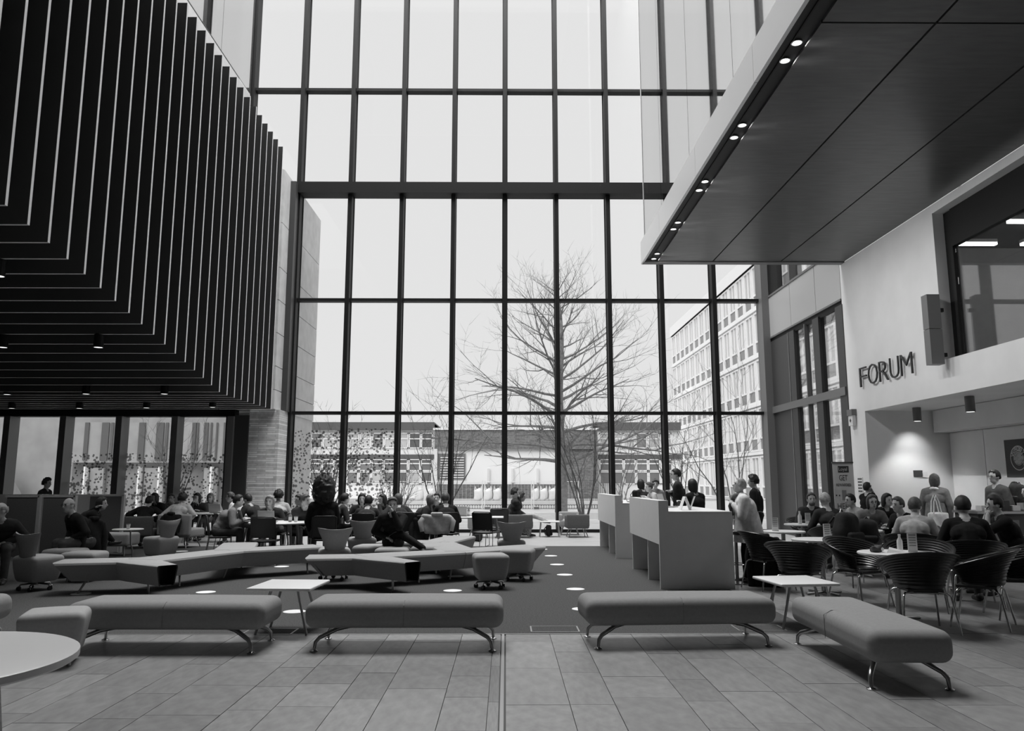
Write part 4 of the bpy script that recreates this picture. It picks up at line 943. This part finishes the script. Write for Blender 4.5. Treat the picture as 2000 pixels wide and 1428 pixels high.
P_(484, 972, 18.5, 60, 'dark person partly hidden behind the student in the grey top', topc='cloth_charcoal', hairc='hair_black', hl='table', hr='table')
P_(527, 976, 16.2, 178, 'fair long-haired person facing us behind the open laptop', topc='cloth_charcoal', hairc='hair_fair', hair='long', hl='table', hr='table')
P_(544, 971, 17.9, 15, 'curly-haired person in a pale shirt seen from behind', topc='cloth_light', hairc='hair_black', hair='curly', tname='shirt', lean=22)
P_(597, 972, 16.0, -150, 'person in an open dark jacket looking to the right at the round table', topc='cloth_charcoal', hairc='hair_brown', hyaw=35, hl='lap', hr='lap', legc='cloth_mid')
P_(583, 974, 18.6, 140, 'person hidden behind the one in the open dark jacket', topc='cloth_charcoal', hairc='hair_black')
P_(633, 946, 15.0, 20, 'person with a huge dark mass of hair seen from behind', topc='cloth_black', hairc='hair_black', hair='afro', skin='skin_dark')
P_(674, 969, 17.2, -50, 'person in a dark t-shirt leaning on the study table', topc='cloth_charcoal', hairc='hair_black', sleeve='short', hl='table', hr='table', tname='t_shirt', legc='cloth_black')
P_(707, 971, 18.2, 190, 'long dark-haired person smiling at the study table', topc='cloth_charcoal', hairc='hair_black', hair='long', hl='table', hr='table')
P_(720, 976, 16.6, 0, 'person in a dark sweater seen from behind above the puffer coat', topc='cloth_charcoal', hairc='hair_black', hl='table', hr='table', tname='sweater')
P_(747, 973, 18.5, 130, 'long dark-haired person with a hand raised to the face', topc='cloth_charcoal', hairc='hair_black', hair='long', hl='face', hr='table')
P_(767, 977, 13.15, 184, 'person with crossed legs on a pouf facing us, dark track jacket', topc='cloth_black', hairc='hair_brown', hl='face', hr='lap', legr=((-.16, .34, .12), (-.52, .44, -.09)), legc='cloth_black', seat=.42, hyaw=4, vox=.012, tname='track_jacket')
P_(778, 971, 17.3, 10, 'dark-clad person right behind the one with crossed legs', topc='cloth_charcoal', hairc='hair_brown', hair='long')
P_(843, 972, 17.2, -100, 'fair-haired person with head bowed at the right study table', topc='cloth_charcoal', hairc='hair_fair', hair='long', hpitch=-15, hl='table', hr='table')
P_(853, 970, 20.3, 180, 'small distant head between two students near the window', topc='cloth_black', hairc='hair_black')
P_(870, 967, 16.9, 12, 'person in a black hooded top seen from behind near the pale coat', topc='cloth_black', hairc='hair_brown', hl='table', hr='table', tname='hooded_top', legc='cloth_black')
P_(1006, 968, 22.0, -78, 'curly-haired person lounging on the dark sofa with a leg raised', topc='cloth_charcoal', hairc='hair_black', hair='curly', seat=.42, hl='lap', hr='face', foot=(.05, .8, .46), legc='cloth_light', lean=-6)
P_(1019, 969, 22.7, -85, 'second head beside the lounging person on the sofa', topc='cloth_charcoal', hairc='hair_black', hair='curly', skin='skin_tan', seat=.42)
# --- counter
P_(1251, 937, 19.4, 30, 'long dark-haired person bent over the farther counter', 'stand', topc='cloth_black', hairc='hair_black', hair='long', hl='desk', hr='desk', lean=20)
P_(1267, 944, 18.3, 100, 'brown-haired person leaning over the counter in a pale jacket', 'stand', topc='cloth_light', hairc='hair_brown', hair='bun', hl='desk', hr='desk', lean=32)
P_(1280, 937, 20.2, 170, 'curly-haired person behind the two at the counter', 'stand', topc='cloth_mid', hairc='hair_brown', hair='curly', lean=12)
P_(1320, 915, 17.2, 70, 'tall person standing with folded arms and glasses', 'stand', topc='cloth_charcoal', hairc='hair_black', hl='cross', hr='cross', glasses=True, tname='checked_shirt')
P_(1352, 936, 14.6, 25, 'person with long black hair standing at the nearer counter', 'stand', topc='cloth_black', hairc='hair_black', hair='long', hl='desk', hr='desk', lean=14)
P_(1443, 934, 12.0, 85, 'person in a pale fluffy cardigan standing at the counter end', 'stand', topc='cloth_white', hairc='hair_grey', hair='beanie', legc='cloth_black', hl=(-.06, .24, 1.16), hr=(.08, .22, 1.2), hpitch=-22, lean=15, vox=.012, tname='cardigan', bulk=1.28, hem=.24, scarf='cloth_grey')
P_(1470, 928, 15.2, 60, 'dark curly head behind the one in the pale cardigan', 'stand', topc='cloth_black', hairc='hair_black', hair='curly', legc='cloth_black')
# --- cafe
P_(1584, 966, 15.2, 185, 'bearded person facing us at the small round table', topc='cloth_charcoal', hairc='hair_brown', hair='short', beard=True, hl='table', hr='table', hyaw=-15)
P_(1610, 965, 13.7, 5, 'grey-haired person in a dark jacket seen from behind', topc='cloth_charcoal', hairc='hair_grey', hl='table', hr='table')
P_(1660, 970, 15.3, 100, 'dark-haired person in a pale top in profile beside the banner', topc='cloth_light', hairc='hair_black', hl='lap', hr='table', tname='sweater')
P_(1694, 941, 16.3, -70, 'person in a black coat standing by the corner of the white wall', 'stand', topc='cloth_black', hairc='hair_black', hair='short', hpitch=-20, hl='cross', hr='face', legc='cloth_black', hem=.3, bulk=1.1)
P_(1703, 972, 13.8, 175, 'long-haired person with glasses facing us behind the bottles', topc='cloth_mid', hairc='hair_brown', hair='long', glasses=True, hl='table', hr='table', tname='cardigan')
P_(1732, 969, 15.0, 200, 'dark-hooded person beside the one with glasses', topc='cloth_black', hairc='hair_black', hair='long', hl='table', hr='table')
P_(1753, 978, 12.6, 110, 'short-haired person in profile facing left in the cafe', topc='cloth_black', hairc='hair_brown', hl='table', hr='table')
P_(1786, 978, 11.3, -35, 'short-haired person in a pale patterned t-shirt, arm on the table', topc='cloth_light', hairc='hair_brown', sleeve='short', hl='table', hr='table', tname='t_shirt', vox=.012)
P_(1879, 976, 10.1, -20, 'broad person in a black sweater with back to us in the cafe', topc='cloth_black', hairc='hair_black', hl='table', hr='table', tname='sweater', vox=.012, scale=1.05)
P_(1941, 970, 10.7, 75, 'short-haired person in a black t-shirt eating with both hands', topc='cloth_black', hairc='hair_black', sleeve='short', hl='face', hr='face', tname='t_shirt', vox=.012)
P_(1824, 925, 15.0, -40, 'person with a white shoulder bag walking past the cafe wall', 'stand', topc='cloth_mid', hairc='hair_brown', hair='long', tname='coat', legc='cloth_black', hem=.22, bulk=1.08, scarf='cloth_white')
P_(1941, 917, 14.0, 100, 'person with glasses and a backpack standing at the cafe counter', 'stand', topc='cloth_grey', hairc='hair_black', glasses=True)
P_(1981, 943, 14.9, 150, 'dark-haired person with a light collar at the far right', 'stand', topc='cloth_black', hairc='hair_black', hair='curly', lean=8)
P_(2004, 948, 13.6, 90, 'dark-clad person cut off by the right edge near the cafe counter', 'stand', topc='cloth_black', hairc='hair_black', legc='cloth_black')

def seat_under(proto, px_label, kind):
    for o in [q for q in PEOPLE if any(k in q['label'] for k in px_label)]:
        rz = o.rotation_euler.z; c = Matrix.Rotation(rz, 3, 'Z') @ Vector((0, .06, 0))
        dup(proto, (o.location.x+c.x, o.location.y+c.y, 0), rz, kind+' carrying the '+' '.join(o['label'].split()[:10]))
seat_under(mc, ('in a grey top working', 'behind the open laptop', 'looking to the right at', 'huge dark mass', 'leaning on the study', 'above the puffer', 'right behind the one', 'head bowed', 'near the pale coat', 'pale shirt seen'), 'mesh chair')
seat_under(ch, ('bearded', 'grey-haired person in a dark', 'beside the banner', 'behind the bottles', 'in profile facing left', 'patterned', 'broad person', 'eating'), 'ribbed chair')
# ================================================================ signs, lamps and small things
def text_mesh(txt, size, ext=.01, bold=0., sx=1.):
    c = bpy.data.curves.new('t', 'FONT'); c.body = txt; c.size = size; c.extrude = ext; c.offset = bold; c.resolution_u = 3
    o = bpy.data.objects.new('t', c); COL.objects.link(o); dg = bpy.context.evaluated_depsgraph_get(); me = bpy.data.meshes.new_from_object(o.evaluated_get(dg))
    bpy.data.objects.remove(o); bpy.data.curves.remove(c)
    xs = [v.co.x for v in me.vertices]; x0_ = min(xs); y0_ = min(v.co.y for v in me.vertices)
    for v in me.vertices: v.co.x = (v.co.x-x0_)*sx; v.co.y -= y0_ if len(txt) == 1 else 0
    return me, (max(xs)-x0_)*sx
def text_obj(name, txt, size, M, parent, material, ext=.004, sx=1., width=None, center=False, bold=0.):
    me, w_ = text_mesh(txt, size, ext, bold, sx)
    k = width/w_ if width else 1
    me.materials.clear(); me.materials.append(MATS[material])
    o = link(name, me, parent); o.matrix_local = M @ Matrix.Translation((-w_*k/2 if center else 0, 0, 0)) @ Matrix.Diagonal((k, 1, 1, 1)); return o
FACE_L = Matrix(((0, 0, -1, 0), (-1, 0, 0, 0), (0, 1, 0, 0), (0, 0, 0, 1)))     # reads from the hall, on a wall facing left
FACE_C = Matrix(((1, 0, 0, 0), (0, 0, -1, 0), (0, 1, 0, 0), (0, 0, 0, 1)))      # faces the camera side
mat('letter', .03, .35, metal=.4)
so = empty('forum_sign', (XR, 17.56, 3.66), 0, 'raised dark letters spelling FORUM on the white wall', 'sign')
y = 0
for c_, w_ in zip('FORUM', (.34, .44, .4, .38, .46)):
    text_obj('letter', c_, .68, Matrix.Translation((-.06, y, 0)) @ FACE_L, so, 'letter', .014, width=w_, bold=-.014); y -= w_+.075
# column loudspeaker
p = PX(1824, 646, 8.0); o = empty('wall_speaker', (8.0, 14.13, 3.66), R(0), 'tall grey column loudspeaker on the white wall beside the window', 'speaker')
bx(-.14, .1, -.1, .1, .0, .66).build('lower_box', 'grey_metal', o); bx(-.14, .1, -.1, .1, .67, 1.32).build('upper_box', 'grey_metal', o)
bx(.1, .2, -.03, .03, .15, .22).build('bracket', 'black_metal', o); bx(.1, .2, -.03, .03, 1.0, 1.07).build('bracket', 'black_metal', o)
p = PX(1669, 815, XR); o = empty('exit_light', (XR, p.y, p.z-.12), 0, 'small boxed emergency light on the end of the white wall', 'emergency light')
bx(-.12, 0, -.13, .13, .16, .3).build('housing', 'grey_metal', o); bx(-.1, -.02, -.11, .11, -.08, .16).build('sign_plate', 'paper', o)
MB().prism([(-.05, -.02), (.0, .04), (.05, -.02), (.02, -.02), (.02, -.05), (-.02, -.05), (-.02, -.02)], 0, .004, M=Matrix.Translation((-.102, 0, .05)) @ FACE_L).build('symbol', 'print_dark', o)
# cylinder pendants in the cafe recess
for i, (q, lb) in enumerate((((1790, 797), 'dark cylinder ceiling lamp nearer the corner of the cafe recess'), ((1893, 775), 'dark cylinder ceiling lamp farther right in the cafe recess'))):
    p = PZ(*q, 3.11); o = empty('cylinder_lamp', (p.x, p.y, 3.12), 0, lb, 'ceiling light')
    MB().lathe([(.085, 0), (.085, -.3), (.075, -.3)], 24, caps=False).build('body', 'grey_metal', o, 40); MB().lathe([(.074, -.297), (.01, -.298)], 20).build('diffuser', 'lamp', o)
    spot((p.x, p.y, 2.8), (p.x+.1, p.y+.35, 0), 55, 95, .5, .05)
for y in (13.2, 11.0, 8.6): spot((9.0, y, 3.05), (9.0, y, 0), 50, 120, .7, .08)  # unseen bare lamps added to light the recess, without pendants
spot((9.15, 17.0, 3.0), (9.2, 17.55, 1.6), 40, 75, .9, .05)
# small wall notices
for q, w_, h_, m_, lb in (((1793, 925), .2, .14, 'print_dark', 'small dark notice on the back wall of the cafe recess'), ((1806, 927), .12, .12, 'paper', 'small white notice beside the dark one in the cafe recess')):
    p = PY(q[0], q[1], 17.54); tag(bx(p.x-w_/2, p.x+w_/2, 17.53, 17.55, p.z-h_/2, p.z+h_/2).build('wall_notice', m_), lb, 'notice')
p = PX(1681, 948, XR); o = empty('door_notice', (XR, p.y, p.z), 0, 'paper notice with dark lines on the end of the white wall', 'notice')
bx(-.012, -.002, -.13, .13, -.18, .18).build('sheet', 'paper', o)
for k in range(5): bx(-.016, -.012, -.1, .1, .13-k*.07, .16-k*.07).build('print_line', 'print_dark', o)
# roll-up banner
p = PY(1645, 905, 17.0); o = empty('banner_stand', (p.x, 17.0, 0), R(-12), 'pull-up banner with dark lettering by the entrance doors', 'banner')
bx(-.21, .21, -.01, .0, .05, p.z).build('banner_sheet', 'paper', o); bx(-.22, .22, -.03, .02, p.z, p.z+.03).build('top_rail', 'steel', o); bx(-.23, .23, -.1, .1, 0, .07).build('base', 'steel', o)
bx(-.1, .12, -.014, -.01, p.z-.2, p.z-.06).build('logo_block', 'print_dark', o)
text_obj('print', 'Loyal', .1, Matrix.Translation((0, -.016, p.z-.16)) @ FACE_C, o, 'paper', .001, width=.17, center=True)
for z_, tx, wd in ((p.z-.37, 'GET', .17), (p.z-.5, 'REWARDED', .3), (p.z-.98, 'HERE', .3)): text_obj('print', tx, .17 if tx != 'REWARDED' else .09, Matrix.Translation((0, -.014, z_)) @ FACE_C, o, 'print_dark', .001, width=wd, center=True)
bx(-.045, .045, -.014, -.01, p.z-.8, p.z-.58).build('card_print', 'print_mid', o)
for k in (-.16, -.1, .1, .16): bx(k-.012, k+.012, -.014, -.01, p.z-.71, p.z-.68).build('dash', 'print_dark', o)
# round emblem poster on the cafe side wall
a, b_ = PX(1960, 860, 10.04), PX(1964, 932, 10.04); o = empty('emblem_poster', (10.055, a.y, b_.z), 0, 'black poster with a round white ring emblem on the cafe wall', 'poster')
Hh = a.z-b_.z; W_ = Hh*1.05
bx(-.012, 0, -W_, 0, 0, Hh).build('board', 'print_dark', o)
cy, cz, rr_ = -W_*.52, Hh*.5, Hh*.33
def ringm(r0, r1): return MB().loft([[(-.014, cy+r*math.cos(2*math.pi*k/48), cz+r*math.sin(2*math.pi*k/48)) for k in range(48)] for r in (r0, r1)], caps=False)
ringm(rr_*.93, rr_).build('ring', 'paper', o); ringm(rr_*.56, rr_*.6).build('ring', 'paper', o)
for k in range(9):
    yy = -.5+k/8; hh = math.sqrt(max(.02, .27-yy*yy))
    MB().tube([(-.014, cy+(yy*1.0+.05*math.sin(q*2.2+k))*rr_, cz+hh*(q/4-1)*rr_) for q in range(9)], .012, 4).build('wavy_stripe', 'paper', o)
for k, c_ in enumerate('WE PROUDLY SERVE'):
    if c_ == ' ': continue
    an = R(160-k*14); text_obj('letter', c_, .13, Matrix.Translation((-.014, cy-.76*rr_*math.cos(an)*1.0, cz+.76*rr_*math.sin(an))) @ FACE_L @ Matrix.Rotation(an-math.pi/2, 4, 'Z') @ Matrix.Translation((-.04, -.045, 0)), o, 'paper', .001)
# cafe display counter at the right edge
o = empty('display_counter', (8.15, 12.9, 0), 0, 'dark cafe display counter at the right edge with goods on top', 'counter')
bx(-.55, 1.8, -.3, .35, 0, 1.0).build('body', 'inner_dark', o); bx(-.58, 1.82, -.34, .38, 1.0, 1.04).build('worktop', 'steel', o)
for k in range(3): bx(-.5+k*.7, .1+k*.7, -.31, -.3, .45, .9).build('display_pane', 'grey_metal', o)
for k in range(9): tag(bx(7.68+k*.17, 7.8+k*.17, 12.62, 12.78, 1.045, 1.13+.04*(k % 3)).build('snack_pack', ['paper', 'print_mid', 'print_dark'][k % 3]), 'small packet on the cafe display counter, %s from the left' % ORD[k], 'packet', 'packets on the display counter')
# ---- laptops, bottles, cups, cards
def laptop(loc, rz, label, ang=105, screen='steel'):
    o = empty('laptop', loc, rz, label, 'laptop')
    bx(-.16, .16, -.11, .11, 0, .016).build('keyboard_base', 'steel', o)
    M_ = Matrix.Translation((0, .11, .014)) @ Matrix.Rotation(R(90-ang), 4, 'X')
    l = MB().box(-.16, .16, 0, .008, 0, .22, M=M_).build('lid', 'seat_light', o); MB().box(-.15, .15, -.002, 0, .01, .21, M=M_).build('screen', screen, l)
mat('screen', .8, .4, emit=.45); mat('screen_dim', .3, .3, emit=.15)
laptop((-4.62, 15.35, .733), R(180), 'open laptop with its pale lid toward us on the round table')
laptop((-5.15, 15.75, .733), R(-60+180), 'second laptop in front of the student in the grey top')
laptop((-6.92, 19.98, .735), R(-10), 'laptop with a bright screen on the left table', screen='screen')
laptop((-7.35, 20.1, .735), R(170), 'laptop in front of the fair-haired student')
laptop((-1.05, 18.1, .735), R(180), 'grey laptop on the long table near the glass wall')
laptop((2.75, 13.2, 1.087), R(60), 'open laptop on the nearer bar counter', screen='screen_dim'); laptop((2.7, 16.7, 1.087), R(80), 'open laptop on the farther bar counter')
def bottle(loc, label, h=.22, r=.032, material='print_mid'):
    o = empty('bottle', loc, 0, label, 'bottle'); MB().lathe([(r*.9, 0), (r, .01), (r, h*.62), (r*.45, h*.8), (r*.4, h*.9)], 16).build('body', material, o, 40)
    MB().lathe([(r*.48, h*.9), (r*.48, h)], 12).build('cap', 'paper', o); MB().lathe([(r*1.02, h*.2), (r*1.02, h*.5)], 16, caps=False).build('label', 'paper', o, 40)
def cup(loc, label, h=.1, r=.038, material='paper'):
    o = empty('paper_cup', loc, 0, label, 'cup'); MB().lathe([(r*.72, 0), (r, h), (r*.9, h), (r*.68, .01)], 18, caps=False).build('body', material, o, 40); MB().lathe([(r*1.05, h-.004), (r*1.05, h+.008), (0, h+.01)], 18).build('lid', 'print_mid', o)
bottle((-4.22, 15.45, .733), 'clear bottle on the round study table', .2); cup((-4.1, 15.42, .733), 'white cup on the round study table'); cup((-7.2, 15.1, .62), 'white cup on the small oval table', .09)
bottle((-.85, 18.0, .735), 'bottle on the long table near the glass wall'); bottle((2.35, 15.95, 1.087), 'bottle at the near end of the farther counter')
bottle((5.7, 12.75, .733), 'left of two bottles on the busy cafe table'); bottle((5.85, 12.65, .733), 'right of two bottles on the busy cafe table'); cup((6.3, 11.02, .733), 'white cup by the arm of the person in the pale t-shirt')
bottle((4.43, 8.86, .733), 'pale bottle behind the menu card on the leftovers table', .19, .03, 'paper'); bottle((4.42, 10.72, .733), 'small bottle by the menu card on the middle cafe table', .13, .02)
bottle((5.45, 14.55, .733), 'pale bottle on the bearded person\'s table', .24, .035, 'paper')
def menu_card(loc, rz, label, h=.21, w_=.1):
    o = empty('menu_card', loc, rz, label, 'menu card', 'menu cards on cafe tables'); bx(-w_/2, w_/2, -.025, .025, 0, .008).build('foot', 'paper', o); bx(-w_/2, w_/2, -.004, .004, .008, h).build('card', 'paper', o)
    for k in range(5): bx(-w_*.36, w_*.36, -.006, -.004, h*.88-k*.028, h*.94-k*.028).build('print_line', 'print_mid', o)
menu_card((4.49, 8.7, .733), R(-8), 'menu card standing on the leftovers table'); menu_card((4.36, 10.68, .733), R(5), 'menu card on the middle cafe table')
menu_card((4.3, 12.55, .733), R(-5), 'menu card on the small table nearest the counter'); menu_card((5.58, 14.5, .733), R(0), 'menu card on the bearded person\'s table')
o = empty('snack_wrapper', (4.13, 8.78, .733), R(20), 'crumpled dark snack wrapper on the leftovers table', 'wrapper')
MB().rbox((0, 0, .035), (.16, .09, .06), .025, fn=lambda p: (p.x+.01*math.sin(p.y*60), p.y, p.z+.012*math.sin(p.x*50+p.y*30)), mid=6).build('foil', 'print_dark', o, 40); MB().lathe([(.02, 0), (.02, .002)], 14, M=Matrix.Translation((.03, -.05, .035)) @ FACE_C).build('badge', 'paper', o)
tag(MB().loft([[(4.2, 8.7, .735), (4.42, 8.58, .735), (4.46, 8.72, .737), (4.27, 8.82, .737)], [(4.23, 8.72, .77), (4.38, 8.64, .742), (4.4, 8.7, .75), (4.27, 8.78, .79)]]).build('paper_napkin', 'paper'), 'crumpled white napkin on the leftovers table', 'napkin')
tag(MB().loft([[(4.5, 8.78, .734), (4.7, 8.72, .734), (4.66, 8.84, .735), (4.52, 8.9, .735)], [(4.52, 8.79, .76), (4.68, 8.74, .738), (4.64, 8.82, .74), (4.54, 8.87, .765)]]).build('paper_bag', 'paper'), 'flat white paper bag at the right of the leftovers table', 'paper bag')
# counter-top tents
for i, (px, lb) in enumerate(((1338, 'white folded table tent on the nearer counter'), (1358, 'white upright card leaning on the nearer counter'))):
    p = PY(px, 1000, 12.0+.15*i); o = empty('table_tent', (p.x, p.y, 1.086), R(90 if i == 0 else 70), lb, 'card')
    for sg in ((-1, 1) if i == 0 else (1,)): MB().add([(-.09, sg*.075, 0), (.09, sg*.075, 0), (.09, 0, .2), (-.09, 0, .2), (-.09, sg*.082, 0), (.09, sg*.082, 0), (.09, sg*.008, .2), (-.09, sg*.008, .2)], [(0, 1, 2, 3), (7, 6, 5, 4), (0, 4, 5, 1), (3, 2, 6, 7), (0, 3, 7, 4), (1, 5, 6, 2)]).build('leaf', 'paper', o)
# ---- bags and coats
def lump(p, a, ph): return (p.x+a*math.sin(p.z*23+ph)+a*.6*math.sin(p.y*31), p.y+a*math.sin(p.x*19+p.z*13+ph), p.z+a*.8*math.sin(p.x*17+p.y*11+ph))
def backpack(loc, rz, label, s=1., material='black_cloth', tilt=0):
    o = empty('backpack', loc, rz, label, 'backpack')
    MB().rbox((0, 0, .23*s), (.32*s, .2*s, .45*s), .085*s, fn=lambda p: lump((Vector((p.x*(1-.25*max(0, p.z)/.22), p.y, p.z))), .009, s*3), mid=6).build('body', material, o, 70)
    MB().rbox((0, -.11*s, .14*s), (.24*s, .08*s, .2*s), .035*s, mid=4).build('pocket', material, o, 60)
    for sd in (-1, 1): MB().tube([(sd*.08*s, .09*s, .4*s), (sd*.1*s, .17*s, .3*s), (sd*.1*s, .14*s, .12*s), (sd*.12*s, .09*s, .04*s)], .014*s, 6).build('strap', 'black_plastic', o, 50)
    MB().tube([(-.04*s, .05*s, .43*s), (0, .06*s, .48*s), (.04*s, .05*s, .43*s)], .01*s, 6).build('handle', 'black_plastic', o, 50)
def coat(loc, rz, label, w_=.46, h=.6, material='cloth_black', quilt=False, d=.16):
    o = empty('draped_coat', loc, rz, label, 'coat')
    def fn(p):
        q = Vector(lump(p, .014, w_*9)); q.x *= 1+.12*math.sin(p.z*6); 
        if quilt: q.y += .018*abs(math.sin((p.z+h/2)*26)); q.x *= 1+.03*abs(math.sin((p.z+h/2)*26))
        return q
    MB().rbox((0, 0, -h/2), (w_, d, h), d*.42, fn=fn, mid=14 if quilt else 9).build('body', material, o, 70)
    for sd in (-1, 1): MB().tube([(sd*w_*.45, 0, -.08), (sd*w_*.56, -.05, -h*.35), (sd*w_*.5, -.06, -h*.85)], [.065, .06, .045], 10).build('sleeve', material, o, 60)
    MB().rbox((0, -.02, .01), (w_*.4, d*.9, .07), .03, mid=3).build('collar', material, o, 50)
def atz(px, y, Yv): return PY(px, y, Yv)
coat(atz(722, 1010, 16.15), R(8), 'black quilted puffer coat hung on a chair back', .46, .62, 'cloth_black', True)
coat(atz(853, 1005, 16.3), R(12), 'pale coat slung over a chair back near the man in black', .6, .4, 'cloth_light')
coat(atz(182, 1014, 13.25), R(60), 'long black coat hanging beside the white-haired person', .34, .85, 'cloth_black')
coat(atz(1492, 1048, 11.6), R(-20), 'long black coat hanging by the counter end', .4, .85, 'cloth_black')
coat(atz(335, 1004, 18.15), R(0), 'black coat thrown over the grey armchair', .36, .5, 'cloth_black')
coat(atz(820, 1010, 16.4), R(0), 'dark jacket on the chair left of the pale coat', .3, .6, 'cloth_charcoal')
def gz(px, y): return PZ(px, y, 0)
backpack(gz(932, 1058), R(20), 'black backpack on the floor beside the study chairs', .85)
p = atz(1655, 1052, 11.75); backpack((p.x, p.y, .45), R(30), 'large dark backpack on a cafe chair by the busy table', 1.35); p = atz(1695, 1050, 11.9); backpack((p.x, p.y, .45), R(-20), 'second dark backpack beside the large one', 1.1)
p = atz(1223, 983, 15.95); backpack((p.x+.2, p.y, 1.087), R(60), 'dark bag on the near end of the farther counter', .55); backpack((1.2, 22.1, 0), R(80), 'dark patterned bag under the small coffee table', .7, 'cloth_charcoal')
p = PEOPLE[-3].location; backpack((p.x+.3, p.y-.05, 1.02), R(-80), 'rucksack on the back of the person with glasses', 1.0, 'cloth_charcoal')
p = atz(1833, 1005, 14.75); o = empty('tote_bag', (p.x, p.y, p.z-.36), R(5), 'white canvas tote bag carried over the shoulder', 'bag')
MB().rbox((0, 0, .2), (.4, .1, .4), .04, fn=lambda p: lump(p, .008, 2), mid=6).build('sack', 'cloth_white', o, 60); bx(-.19, .19, -.055, .055, .02, .03).build('band', 'print_mid', o)
for sy in (-.04, .04): MB().tube([(-.12, sy, .38), (-.1, sy, .6), (-.05, sy, .72), (.0, sy, .6), (.04, sy, .38)], .012, 6).build('handle', 'cloth_white', o, 50)
p = PX(1975, 640, 9.2); tag(armchair((9.6, 13.0, 3.76), R(100), 'low dark chair inside the upstairs meeting room', .6, .7), None)
